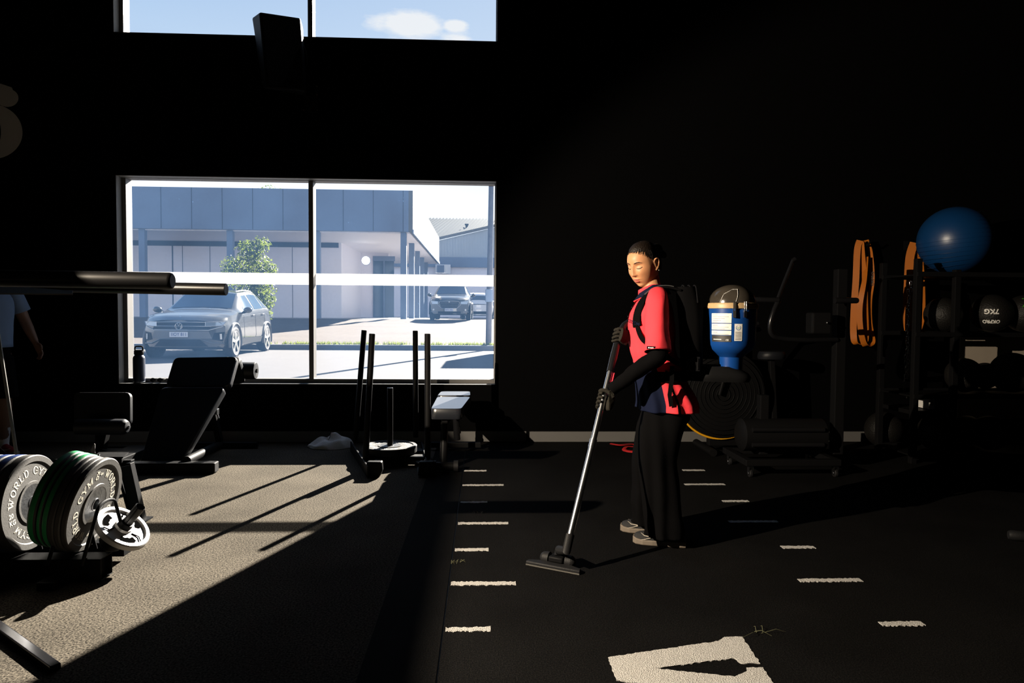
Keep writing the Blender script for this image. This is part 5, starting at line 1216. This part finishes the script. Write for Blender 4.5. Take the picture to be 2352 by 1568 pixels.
for k in range(3): b = MB(); P, _ = path_smooth([(-.10-.03*k, .04, 1.385), (-.105-.03*k, .06, 1.412), (-.115-.03*k, .085, 1.405), (-.12-.03*k, .10, 1.37), (-.125-.03*k, .11, 1.32)], [1]*5, 5); b.tube(P, .004, 8); b.build('harness_buckle_loop', M['blkgloss'], bp)
def ribbon(mb, P, w, th, nrm):
    P = [Vector(p) for p in P]; rr_ = []
    for i, p in enumerate(P):
        d = (P[min(i+1, len(P)-1)]-P[max(i-1, 0)]).normalized(); n_ = Vector(nrm[i] if isinstance(nrm, list) else nrm); n_ = (n_-d*n_.dot(d)).normalized(); s_ = d.cross(n_)
        rr_.append([p+s_*(w/2)*i_+n_*(th/2)*j_ for i_, j_ in ((-1, -1), (1, -1), (1, 1), (-1, 1))])
    mb.rings(rr_)
for s in (1, -1):
    SPt = [(-.10, s*.085, 1.375), (-.03, s*.09, 1.392), (.03, s*.095, 1.384), (.075, s*.108, 1.350), (.104, s*.122, 1.30), (.120, s*.132, 1.24), (.115, s*.142, 1.18), (.085, s*.155, 1.12), (.01, s*.165, 1.07), (-.07, s*.155, 1.01), (-.14, s*.12, .98)]
    NR = [(0, 0, 1), (0, 0, 1), (.3, 0, 1), (.7, s*.3, .7), (.8, s*.7, .3), (.8, s*.8, 0), (.7, s*1, 0), (.5, s*1, 0), (0, s*1, 0), (-.2, s*1, 0), (-.5, s*1, 0)]
    P, _ = path_smooth(SPt, [1]*len(SPt), 5); Nn, _ = path_smooth(NR, [1]*len(NR), 5)
    P = [p+Vector(n_).normalized()*.010 for p, n_ in zip(P, Nn)]
    b = MB(); k = len(P)*6//10; ribbon(b, P[:k], .056, .012, Nn[:k]); b.build('shoulder_strap', M['blackfab'], bp, bevel=.004)
    b = MB(); ribbon(b, P[k-2:], .026, .005, Nn[k-2:]); b.build('lower_strap', M['blackfab'], bp)
    b = MB(); ribbon(b, [p+Vector(n_).normalized()*.010 for p, n_ in zip(P[3:16], Nn[3:16])], .020, .003, Nn[3:16]); b.build('webbing', M['strap'], bp)
b = MB(); AA = list(range(84, 178, 8)); WP = [chest(R(a), .93, .018) for a in AA]+[Vector((-.22, .06, .93))]
ribbon(b, WP, .055, .010, [(math.cos(R(a)), math.sin(R(a)), 0) for a in AA]+[(0, 1, 0)]); b.build('hip_belt', M['blackfab'], bp)
b = MB(); ribbon(b, [(p.x, -p.y, p.z) for p in WP], .055, .010, [(math.cos(R(a)), -math.sin(R(a)), 0) for a in AA]+[(0, -1, 0)]); b.build('hip_belt', M['blackfab'], bp)
b = MB(); tl = chest(R(107), .90, .03); ribbon(b, [tl+Vector((0, .004, .09)), tl+Vector((0, .010, .02)), tl+Vector((.01, .012, -.06)), tl+Vector((.0, .010, -.12))], .022, .004, (0, 1, 0)); b.build('belt_tail', M['blackfab'], bp)
hp = [w2l(g2+wd*.10+Vector((.045, .01, -.005))), Vector((.10, -.26, 1.12)), Vector((-.05, -.33, 1.0)), Vector((-.24, -.26, .90)), Vector((-.36, -.10, .93))]
P, _ = path_smooth(hp, [1]*5, 14); b = MB(); b.tube(P, [.019+.002*(i % 2) for i in range(len(P))], 16); b.build('suction_hose', M['rubberblk'], bp, ang=60)

# ------------------------------------------------ man at the left edge
ML = Vector((-4.23, 6.0, 0)); mp_ = thing('person', 'man at the left picture edge in blue-grey tee and dark shorts', 'person', ML, R(-30))
b = MB(); head_c = Vector((.03, 0, 1.64)); head_mesh(b, lambda p: head_c+p*1.05, 60, 50)
b.tube([(.0, 0, 1.58), (-.01, 0, 1.5), (-.01, 0, 1.42)], [.056, .06, .09], 20)
b.rings(interp_rings([(.85, 0, 0, .115, .165), (1.0, .01, 0, .10, .155), (1.25, .01, 0, .115, .185), (1.40, .0, 0, .10, .20), (1.48, 0, 0, .07, .13)], 32))
AR = [(Vector((0, .20, 1.43)), Vector((.01, .30, 1.18)), Vector((.10, .34, .98))), (Vector((0, -.20, 1.43)), Vector((-.02, -.27, 1.15)), Vector((.10, -.26, .90)))]
for S, E_, W_ in AR:
    p, r_ = path_smooth([S, S.lerp(E_, .5), E_, E_.lerp(W_, .4), W_], [.062, .055, .045, .042, .028], 5); b.tube(p, r_, 16)
    d = (W_-E_).normalized(); sd_ = Vector((0, 1, 0)) if S.y > 0 else Vector((0, -1, 0)); fwd = Vector((1, 0, 0)); fwd = (fwd-d*fwd.dot(d)).normalized(); nn_ = d.cross(fwd)
    b.rings([[W_+d*u+fwd*(w*math.cos(q))+nn_*(h*math.sin(q)) for q in [2*math.pi*k/14 for k in range(14)]] for u, w, h in ((-.01, .028, .024), (.03, .036, .020), (.07, .044, .017), (.10, .042, .013))])
    for o_, ln in ((.032, .072), (.011, .082), (-.011, .076), (-.031, .060)):
        q = W_+d*.095+fwd*o_; P, rs = path_smooth([q, q+d*ln*.45+nn_*.004, q+d*ln*.75+nn_*.018, q+d*ln*.9+nn_*.034], [.0105, .0098, .009, .0075], 4); b.tube(P, rs, 10)
    q = W_+d*.035+fwd*.034; P, rs = path_smooth([q, q+d*.03+fwd*.022, q+d*.065+fwd*.026+nn_*.01], [.014, .012, .009], 4); b.tube(P, rs, 10)
ML_ = [(Vector((0, .095, .88)), Vector((.02, .12, .49)), Vector((-.02, .13, .09))), (Vector((0, -.095, .88)), Vector((.03, -.12, .49)), Vector((.0, -.14, .09)))]
for h_, k_, a_ in ML_:
    p, r_ = path_smooth([h_, h_.lerp(k_, .5), k_, k_.lerp(a_, .35), a_, a_-Z_*.03], [.098, .084, .060, .062, .038, .038], 5); b.tube(p, r_, 18)
    b.rings([[a_+Vector((-.05+.20*u, w*math.cos(q), -.045-.02*u+h2*math.sin(q))) for q in [2*math.pi*k/12 for k in range(12)]] for u, w, h2 in ((0, .024, .03), (.3, .034, .036), (.7, .042, .024), (1.0, .03, .012))])
b.build('body', M['skin2'], mp_, remesh=.007, smo=2)
b = MB(); b.rings([[head_c+Vector((-.01+.108*math.cos(t)*math.cos(a), .084*math.cos(t)*math.sin(a), .028+.105*math.sin(t))) for a in [2*math.pi*k/28 for k in range(28)]] for t in (-.15, .1, .4, .7, 1.0, 1.3, 1.5)]); b.build('hair', M['hair'], mp_)
b = MB(); b.rings([[p+(p-Vector((0, 0, p.z))).normalized()*.008*noise.noise(p*8) for p in r_] for r_ in interp_rings([(.94, .005, 0, .150, .200), (1.0, .005, 0, .142, .195), (1.2, .01, 0, .135, .205), (1.36, .0, 0, .125, .225), (1.46, -.005, 0, .09, .16), (1.50, -.005, 0, .07, .085)], 60, .03)], cap=False); b.build('tee_shirt', M['tee'], mp_, solid=.003, ang=80)
for S, E_, W_ in AR: b = MB(); d = (E_-S).normalized(); b.tube([S-d*.03-Vector((0, S.y*.3, -.02)), S+d*.05, S+d*.20], [.075, .078, .078], 28, cap=False); b.build('sleeve', M['tee'], mp_, solid=.003)
b = MB(); b.rings(interp_rings([(.80, 0, 0, .135, .185), (.99, 0, 0, .125, .175)], 48, .03))
for h_, k_, a_ in ML_: b.rings(interp_rings([(.86, 0, h_.y, .13, .105), (.65, .01, h_.y*1.1, .125, .108), (.50, .02, k_.y, .118, .105)], 40, .03, wob=.06))
b.build('shorts', M['blackfab'], mp_, remesh=.009, smo=2)
for h_, k_, a_ in ML_:
    b = MB(); b.tube([a_+Z_*.15+Vector((.012, 0, 0)), a_+Z_*.08+Vector((.005, 0, 0)), a_, a_-Z_*.03], [.054, .047, .042, .046], 22); b.build('sock', M['sock'], mp_)
    trainer('', mp_, lambda p, a_=a_: Vector((a_.x, a_.y, .002))+p, mat('red_trainer', (.20, .015, .02), .7), M['soletan'], M['label'])

# ================================================================== GYM: right half
# air bike standing behind the woman: fan wheel with a yellow lower guard strip
t = thing('air_bike', 'black air bike with round fan cage and yellow lower rim by the wall', 'exercise bike', (2.25, 6.2, 0), world=True)
fc = at(1652, 902, 6.15); fc_r = .40
b = MB(); b.lathe([(0, -.10), (.30, -.11), (fc_r, -.08), (fc_r+.012, 0), (fc_r, .08), (.30, .11), (0, .10)], fc, (0, 1, 0), 56); b.build('fan_cage', M['blk'], t)
b = MB()
for k in range(9): r_ = .06+.038*k; b.tube([fc+Vector((r_*math.cos(a), -.112, r_*math.sin(a))) for a in [2*math.pi*j/40 for j in range(40)]], .003, 6, closed=True)
b.build('cage_wires', M['blk'], t)
b = MB(); P = [fc+Vector(((fc_r+.014)*math.cos(R(a)), -.05, (fc_r+.014)*math.sin(R(a)))) for a in range(216, 306, 5)]; P.append(at(1700, 979, 6.1)); P.append(at(1727, 979, 6.1))
b.tube(P, .011, 10, sq=.9); b.build('yellow_guard_strip', M['yellow'], t)
b = MB(); b.beam(fc+Vector((-.08, -.0, -.42)), fc+Vector((-.08, -.0, .55)), .05, .05); b.beam((fc.x-.1, 6.15, .10), (fc.x+.72, 6.2, .10), .07, .07); b.beam((fc.x+.55, 6.2, .1), (fc.x+.50, 6.2, .86), .05, .05); b.build('frame', M['blk'], t, smooth=False, bevel=.006)
for x in (fc.x-.12, fc.x+.72): b = MB(); b.tube([(x, 5.93, .04), (x, 6.42, .04)], .035, 16); b.build('floor_foot', M['blk'], t)
b = MB(); b.rings(interp_rings([(.86, 0, 0, .12, .10), (.90, 0, 0, .13, .12), (.93, .0, 0, .11, .10)], 28, .02)); b.v = [v+Vector((fc.x+.50, 6.2, 0)) for v in b.v]; b.build('saddle', M['vinyl'], t)
for s in (-1, 1):
    b = MB(); b.tube([fc+Vector((-.05, s*.15, .0)), fc+Vector((.05, s*.2, .45)), fc+Vector((.16, s*.22, .62))], .016, 12); b.tube([fc+Vector((.16, s*.22, .62)), fc+Vector((.26, s*.22, .64))], .02, 12); b.build('push_handle', M['blk'], t)
    b = MB(); b.tube([(fc.x+.25, 6.2+s*.08, .26), (fc.x+.25, 6.2+s*.18, .26)], .012, 10); b.box((fc.x+.25, 6.2+s*.21, .26), (.09, .08, .025)); b.build('pedal', M['rubberblk'], t)
# rolling cable machine in front of it
t = thing('rolling_machine', 'black rolling machine on castors with two rounded side bars', 'gym machine', (2.4, 5.25, 0), world=True)
xa, xb = at(1715, 1090, 5.2).x, at(1915, 1090, 5.2).x
for x in (xa+.02, xb-.0):
    for y in (5.18, 5.62):
        b = MB(); b.lathe([(0, -.012), (.028, -.012), (.032, -.008), (.032, .008), (.028, .012), (0, .012)], (x, y, .033), (1, 0, 0), 24); c = b.build('castor', M['rubberblk'], t)
        b = MB(); b.span((x-.018, y-.02, .03), (x-.014, y+.02, .085)); b.span((x+.014, y-.02, .03), (x+.018, y+.02, .085)); b.span((x-.02, y-.025, .085), (x+.02, y+.025, .093)); b.tube([(x-.022, y, .033), (x+.022, y, .033)], .010, 10); b.build('castor_fork', M['steel'], c, smooth=False)
b = MB(); b.span((xa-.03, 5.14, .095), (xb+.03, 5.20, .145)); b.span((xa-.03, 5.60, .095), (xb+.03, 5.66, .145)); b.span((xa-.03, 5.2, .095), (xa+.03, 5.6, .145)); b.span((xb-.03, 5.2, .095), (xb+.03, 5.6, .145)); b.build('base_frame', M['blk'], t, smooth=False, bevel=.006)
b = MB(); b.tube([(xa+.0, 5.38, .30), (xa+.02, 5.38, .30), (xb-.02, 5.38, .30), (xb, 5.38, .30)], [.10, .13, .13, .10], 28); b.build('drum', M['blk'], t, ang=50)
for z in (.24, .36): b = MB(); b.tube([(xa+.06, 5.25, z), (xb-.06, 5.25, z)], .018, 12); b.build('drum_rail', M['blkgloss'], t)
b = MB(); zt = at(1840, 688, 5.3).z; b.span((at(1915, 800, 5.4).x, 5.36, .14), (at(1932, 800, 5.4).x+.02, 5.44, zt+.25)); b.span((at(1745, 800, 5.4).x, 5.36, .14), (at(1765, 800, 5.4).x, 5.44, .62)); b.build('upright', M['blk'], t, smooth=False, bevel=.006)
l, r_ = at(1712, 687, 5.25), at(1788, 689, 5.25); b = MB(); b.tube([l, l+X_*.01, r_], [.014, .020, .020], 18); b.build('side_bar', M['blkgloss'], t)
l, r_ = at(1918, 690, 5.25), at(1972, 690, 5.25); b = MB(); b.tube([l, r_-X_*.02, r_-X_*.006, r_], [.023, .023, .019, .010], 18); b.build('side_bar', M['blkgloss'], t)
P, _ = path_smooth([at(1821, 598, 5.3), at(1800, 650, 5.28), at(1787, 684, 5.26)], [1]*3, 8); b = MB(); b.tube(P, .014, 14); b.tube([P[0], P[0]+Vector((.02, .0, .012))], .018, 12); b.build('angled_handle', M['blkgloss'], t)
P, _ = path_smooth([at(1788, 690, 5.26), at(1777, 715, 5.24), at(1769, 745, 5.24), at(1773, 768, 5.25), at(1795, 777, 5.27), at(1850, 781, 5.30), at(1922, 780, 5.36)], [1]*7, 8); b = MB(); b.tube(P, .019, 16); b.build('curved_guard', M['blkgloss'], t)
c = at(1880, 742, 5.3); b = MB(); b.box(c, (.16, .12, .17)); bx = b.build('control_box', M['blk'], t, bevel=.015, smooth=False)
b = MB(); b.ball(at(1900, 741, 5.22), .010, 12, 8); b.build('knob', M['steel'], bx)
# red strap on the floor
P, _ = path_smooth([fl(1404, 1019, .03), fl(1425, 1022, .04), fl(1452, 1020, .012), fl(1468, 1026, .012), fl(1440, 1026, .02), fl(1434, 1033, .012), fl(1452, 1037, .012), fl(1475, 1034, .012)], [1]*8, 6)
b = MB(); b.tube(P, .020, 8, sq=.35); tag(b.build('red_strap', M['redmat'], None, org=(P[0].x, P[0].y, 0)), 'red looped strap lying on the floor behind the woman', 'strap')
# hanging resistance bands: closed loops of flat ribbon with real thickness
def loop_band(mb, P, w, wdir, th=.004):
    P = [Vector(p) for p in P]; m = 4; Q, _ = path_smooth(P, [1]*len(P), 6); W_, _ = path_smooth(wdir, [1]*len(wdir), 6); W_ = [Vector(x).normalized() for x in W_]
    rr_ = []
    for i, p in enumerate(Q):
        d = (Q[min(i+1, len(Q)-1)]-Q[max(i-1, 0)]).normalized(); s_ = (W_[i]-d*W_[i].dot(d)).normalized(); n_ = d.cross(s_)
        rr_.append([p+s_*(w/2)*a+n_*(th/2)*c for a, c in ((-1, -1), (1, -1), (1, 1), (-1, 1))])
    mb.rings(rr_)
BY = 6.50
def bpath(pts, dy=0): return [at(x, y, BY+dy+(z if len(q) > 2 else 0)) for q in pts for x, y, z in [(q[0], q[1], q[2] if len(q) > 2 else 0)]]
HKZ = at(1988, 560, BY).z
t = thing('resistance_band', 'orange resistance bands hanging from the left wall hook', 'resistance band', at(1985, 680, BY), world=True, group='orange resistance bands hanging on the wall')
b = MB(); loop_band(b, bpath([(1975, 552), (1969, 575), (1966, 640), (1962, 700), (1960, 760), (1965, 788), (1985, 786), (1990, 762), (1988, 700), (1985, 640), (1980, 580), (1978, 556)]), .058, [(1, -.5, 0)]*2+[(.9, -.5, 0)]*3+[(.6, -.8, 0)]*2+[(.3, -1, 0)]*2+[(.5, -.9, 0)]*3); b.build('band_loop', M['orange'], t, ang=60)
b = MB(); loop_band(b, bpath([(1990, 551, .05), (1999, 580, .05), (2003, 640, .03), (1998, 690, .02), (1999, 740, .02), (2006, 780, .02), (1998, 792, 0), (1985, 790, -.03), (1976, 752, -.05), (1975, 700, -.05), (1986, 640, -.03), (1990, 590, 0)]), .050, [(.4, -1, 0), (.5, -1, 0), (.6, -.8, 0), (.35, -1, 0), (.2, -1, 0), (.2, -1, 0), (1, -.3, 0), (1, -.3, 0), (1, -.6, 0), (1, -.6, 0), (.4, -1, 0), (.2, -1, 0)]); o1 = b.build('band_loop', M['orange'], t, ang=60)
b = MB(); put_text(b, 'OKPRO', .040, lambda x, y: at(2003, 640, BY-.03)+Vector((-y*.95, -.012+y*.0, x)), .001); b.build('band_lettering', M['rim'], o1, smooth=False)
b = MB(); loop_band(b, bpath([(1984, 553, .02), (1981, 600, .03), (1984, 660, .03), (1990, 720, .03), (1998, 770, .03)]), .040, [(.5, -1, 0)]*5); b.build('band_loop', M['orange'], t, ang=60)
t = thing('resistance_band', 'orange resistance band on the right hook behind the chain', 'resistance band', at(2098, 640, BY), world=True, group='orange resistance bands hanging on the wall')
b = MB(); loop_band(b, bpath([(2100, 557), (2090, 590), (2086, 650), (2084, 720), (2088, 760), (2104, 765), (2116, 728), (2117, 660), (2112, 590), (2104, 560)]), .075, [(1, -.5, 0)]*5+[(.4, -1, 0)]*2+[(.25, -1, 0)]*3); b.build('band_loop', M['orange'], t, ang=60)
for px in (1990, 2104):
    q = at(px, 560, BY); k = thing('wall_hook', 'black wall hook holding the %s orange bands' % ('left' if px < 2000 else 'right'), 'hook', (q.x, 6.66, q.z), world=True)
    b = MB(); b.tube([(q.x, 6.66, q.z-.01), (q.x, 6.46, q.z-.012), (q.x, 6.43, q.z+.02)], .010, 10); b.box((q.x, 6.655, q.z), (.05, .01, .09)); b.build('hook_arm', M['blk'], k)
# chain hanging from the rack upright
t = thing('hanging_chain', 'steel chain hanging beside the rack upright in front of orange band', 'chain', at(2084, 780, 6.0), world=True)
def link(mb, c, d, s_, L_=.034, w=.011, r=.0030):
    P = []
    for k in range(16): a = 2*math.pi*k/16; P.append(c+d*((L_/2-w)*(1 if math.sin(a) > 0 else -1)+w*math.sin(a))+s_*(w*math.cos(a)))
    mb.tube(P, r, 6, closed=True)
for tops, nl in (((2092, 647, 2081, 830), 26), ((2086, 665, 2085, 870), 28), ((2080, 830, 2078, 914), 11)):
    a, c = at(tops[0], tops[1], 6.0), at(tops[2], tops[3], 6.0)
    for k in range(nl):
        p = a.lerp(c, (k+.5)/nl); d = (c-a).normalized(); ang = .5 if k % 2 else 2.07; s_ = Vector((math.cos(ang), math.sin(ang), 0)); b = MB(); link(b, p+Vector((.008*math.sin(k*.7), 0, 0)), d, s_, ((c-a).length/nl)*1.45); b.build('chain_link', M['steel'], t)
# storage rack with balls
SY0, SY1 = 5.65, 6.15
xl = at(2106, 700, SY0).x; xr = 6.1
t = thing('ball_rack', 'black steel storage rack holding medicine balls at the right edge', 'storage rack', (xl+1, 5.9, 0), world=True)
for x in (xl, at(2192, 800, SY0).x, xr):
    for y in (SY0, SY1): b = MB(); b.span((x-.025, y-.025, 0), (x+.025, y+.025, 1.75 if x == xl else 1.66)); b.build('upright', M['blk'], t, smooth=False, bevel=.004)
SH = [.09, .60, 1.13, 1.64]
for z in SH:
    b = MB(); b.span((xl-.02, SY0-.03, z-.04), (xr+.02, SY0+.03, z)); b.span((xl-.02, SY1-.03, z-.04), (xr+.02, SY1+.03, z))
    if z != 1.13: b.span((xl, SY0, z-.03), (xr, SY1, z-.018))
    b.build('shelf', M['blk'], t, smooth=False, bevel=.004)
def ball(name, label, px, py, Y, r, z_shelf, m, cat='ball', grp=None, n=48):
    c = at(px, py, Y); c.z = z_shelf+r
    t = thing(name, label, cat, c, 0, grp); b = MB(); b.ball((0, 0, 0), r, n, n*2//3); b.build('shell', m, t); return t, c, r
def on_ball(c, r, az, el): return Vector((r*math.cos(el)*math.cos(az), r*math.cos(el)*math.sin(az), r*math.sin(el)))
gb, c, r_ = ball('gym_ball', 'large blue inflated gym ball on top of the rack', 2193, 540, 5.9, .295, 1.64, M['ball'], n=72)
b = MB()
for k in range(-6, 7): z = .018*k*2; rr_ = math.sqrt(.295**2-z*z)+.0008; b.tube([(rr_*math.cos(a), rr_*math.sin(a), z+.03*math.cos(a)) for a in [2*math.pi*j/64 for j in range(64)]], .0014, 5, closed=True)
b.build('ball_ridges', M['ball'], gb)
vd = math.atan2(-c.y, -c.x)
t7, c, r_ = ball('medicine_ball', 'black 7 kg medicine ball with upside-down lettering on the third shelf', 2278, 700, 5.85, .165, 1.13, M['slam'], grp='medicine balls on the rack')
b = MB(); vd = math.atan2(-c.y, -c.x)
put_text(b, '7KG', .058, lambda x, y: on_ball(c, r_+.001, vd-x/r_*1.0, .10-y/r_), .002); b.build('ball_lettering', M['label'], t7, smooth=False); b = MB()
put_text(b, 'OKPRO', .044, lambda x, y: on_ball(c, r_+.001, vd-x/r_*.95, -.45-y/r_), .002); b.build('ball_lettering', M['label'], t7, smooth=False)
def splash(par, c, r, seed, m, n=9, el0=.2):
    b = MB(); rr_ = random.Random(seed); vd = math.atan2(-c.y, -c.x)
    for k in range(n):
        a, e = vd+rr_.uniform(-.9, .9), rr_.uniform(el0-.5, el0+.6); q = []; da, de = rr_.uniform(-.12, .12), rr_.uniform(-.1, .1)
        for j in range(6): q.append(on_ball(c, r+.0005, a, e)); a += da; e += de; da *= 1.15
        b.tube(q, [.004, .010, .009, .007, .005, .002], 6, sq=.4)
    b.build('ball_print', m, par)
g, c, r_ = ball('medicine_ball', 'green splashed medicine ball cut by the right picture edge', 2356, 690, 5.85, .165, 1.13, M['slam'], grp='medicine balls on the rack'); splash(g, c, r_, 2, M['lime'], 12, .4)
g, c, r_ = ball('medicine_ball', 'plain dark medicine ball at the left end of the third shelf', 2166, 712, 5.85, .15, 1.13, M['slam'], grp='medicine balls on the rack')
g, c, r_ = ball('medicine_ball', 'black ball with green flecks on the second shelf', 2214, 850, 5.8, .15, .60, M['slam'], grp='medicine balls on the rack'); splash(g, c, r_, 5, M['lime'], 6, .9)
ball('medicine_ball', 'big plain black ball on the second shelf at the right edge', 2324, 870, 5.80, .175, .60, M['slam'], grp='medicine balls on the rack')
ball('medicine_ball', 'small black ball between two larger ones on the second shelf', 2262, 870, 6.10, .12, .60, M['slam'], grp='medicine balls on the rack')
g, c, r_ = ball('slam_ball', 'black slam ball with star mark on the bottom shelf', 2155, 985, 5.75, .165, .09, M['slam'], grp='medicine balls on the rack')
b = MB(); vd = math.atan2(-c.y, -c.x)
for k in range(6):
    a = math.pi/3*k
    for s in (-.35, 0, .35): b.tube([on_ball(c, r_+.0008, vd+(.05+.05*j)*math.cos(a+s*j*.5), (.05+.05*j)*math.sin(a+s*j*.5)) for j in range(3)], .003, 5, sq=.5)
b.build('star_mark', M['rim'], g)
ball('slam_ball', 'small black ball beside the star marked slam ball', 2222, 1000, 6.08, .13, .09, M['slam'], grp='medicine balls on the rack')
ball('slam_ball', 'large black ball on the bottom shelf at the right', 2272, 1020, 5.8, .15, .09, M['slam'], grp='medicine balls on the rack')
g, c, r_ = ball('slam_ball', 'black slam ball on the floor left of the rack', 2030, 985, 6.35, .17, 0.007, M['slam'])
# small carton on the second shelf
c = at(2160, 917, 5.75); 
t = thing('printed_block', 'dark olive block with white numbered end on a lower ledge of the rack', 'block', (c.x, 5.8, .275), world=True)
b = MB(); b.span((at(2150, 915, 5.7).x, 5.72, .46), (at(2185, 915, 5.7).x, 5.95, .575)); b.build('block_body', mat('olive_block', (.016, .015, .006), .7), t, smooth=False, bevel=.004)
b = MB(); x0 = at(2150, 915, 5.7).x; b.span((x0-.045, 5.72, .46), (x0-.001, 5.93, .575)); e = b.build('printed_end', M['label'], t, smooth=False)
b = MB(); put_text(b, '8', .075, lambda x, y: Vector((x0-.023+x*.8, 5.7185, .518+y)), .002); b.build('end_number', M['ink'], e, smooth=False)
b = MB(); b.span((xl, 5.66, .42), (at(2192, 800, SY0).x, 6.1, .455)); b.build('ledge', M['blk'], t, smooth=False)
# pale board behind the rack
t = thing('wall_board', 'off-white board standing against the wall behind the ball rack', 'board', (5.0, 6.62, 0), world=True)
x0 = at(2200, 900, 6.62).x; b = MB(); b.span((x0, 6.61, .24), (6.3, 6.655, 1.06)); b.build('board_panel', M['board'], t, smooth=False, bevel=.004)
for x in (x0+.1, 6.1): b = MB(); b.span((x-.03, 6.58, 0.006), (x+.03, 6.655, .24)); b.build('board_leg', M['blk'], t, smooth=False)
# end of a dark bar at the right edge
c = fl(2322, 1232, .03); t = thing('dumbbell', 'dark dumbbell end on the floor at the right picture edge', 'dumbbell', (c.x+.1, c.y, 0), world=True)
b = MB(); b.tube([(c.x+.03, c.y+.01, .032), (c.x+.33, c.y-.12, .032)], .013, 14); b.build('handle', M['steel'], t)
for u in (0, .8): p = Vector((c.x+.0+.30*u, c.y+.02-.13*u, .034)); b = MB(); b.tube([p, p+Vector((.012, -.005, 0)), p+Vector((.075, -.032, 0)), p+Vector((.087, -.037, 0))], [.022, .028, .028, .022], 18); b.build('weight_head', M['rubberblk'], t)
# ---- debris on the turf: a few dry grass stalks and a leaf tuft
def stalks(label, px, py, n, L_, seed, m):
    q = fl(px, py, .006); b = MB(); r = random.Random(seed)
    for k in range(n):
        a = r.uniform(0, 6.28); p = q+Vector((r.uniform(-.03, .03), r.uniform(-.02, .02), .001)); e = p+Vector((L_*math.cos(a), L_*.5*math.sin(a), .002)); b.tube([p, (p+e)/2+Vector((.01*math.sin(k), 0, .014)), e], [.0012, .001, .0004], 5)
    tag(b.build('dry_stalks', m, None, org=(q.x, q.y, 0)), label, 'plant debris')
M['straw'] = mat('dry_straw', (.10, .10, .05), .8); M['darkdeb'] = mat('dark_debris', (.004, .004, .003), .8)
stalks('wisp of dry grass lying on the turf near the big letter', 1735, 1452, 5, .10, 3, M['straw'])
stalks('small tuft of green debris on the turf seam', 1048, 1293, 8, .03, 4, M['straw'])
stalks('dark crumb of rubber between two white turf marks', 1100, 1178, 14, .02, 6, M['darkdeb'])
# ---- added spotlight and stand, unseen just outside the left edge of the picture
t = thing('added_spotlight', 'added black spotlight on a thin tripod stand outside the left edge', 'spotlight', (LP.x, LP.y, 0), world=True)
ax_ = (LP-LT).normalized()
b = MB(); b.lathe([(.0, .16), (.05, .16), (.07, .10), (.08, -.03), (.074, -.03), (.066, .08), (.0, .10)], LP, ax_, n=32); b.build('lamp_housing', M['blk'], t)
b = MB(); b.tube([(LP.x-.10, LP.y-.05, .02), (LP.x-.10, LP.y-.05, LP.z)], .014, 12); b.tube([(LP.x-.10, LP.y-.05, LP.z-.02), LP+ax_*.08], .012, 10); b.build('pole', M['blk'], t)
b = MB(); b.span((-2.106, 1.66, 1.40), (-2.100, 2.62, 1.912)); b.build('added_flag', M['blk'], t, smooth=False)  # unseen flag added to keep the spotlight off the floor at left
b = MB(); b.tube([(LP.x-.10, LP.y-.05, 1.6), (-2.105, 2.1, 1.6)], .008, 8); b.build('added_flag_arm', M['blk'], t)
for k in range(3): a = k*2.094+.4; b = MB(); b.tube([(LP.x-.10, LP.y-.05, .45), (LP.x-.10+.38*math.cos(a), LP.y-.05+.38*math.sin(a), .01)], .010, 10); b.build('leg', M['blk'], t)
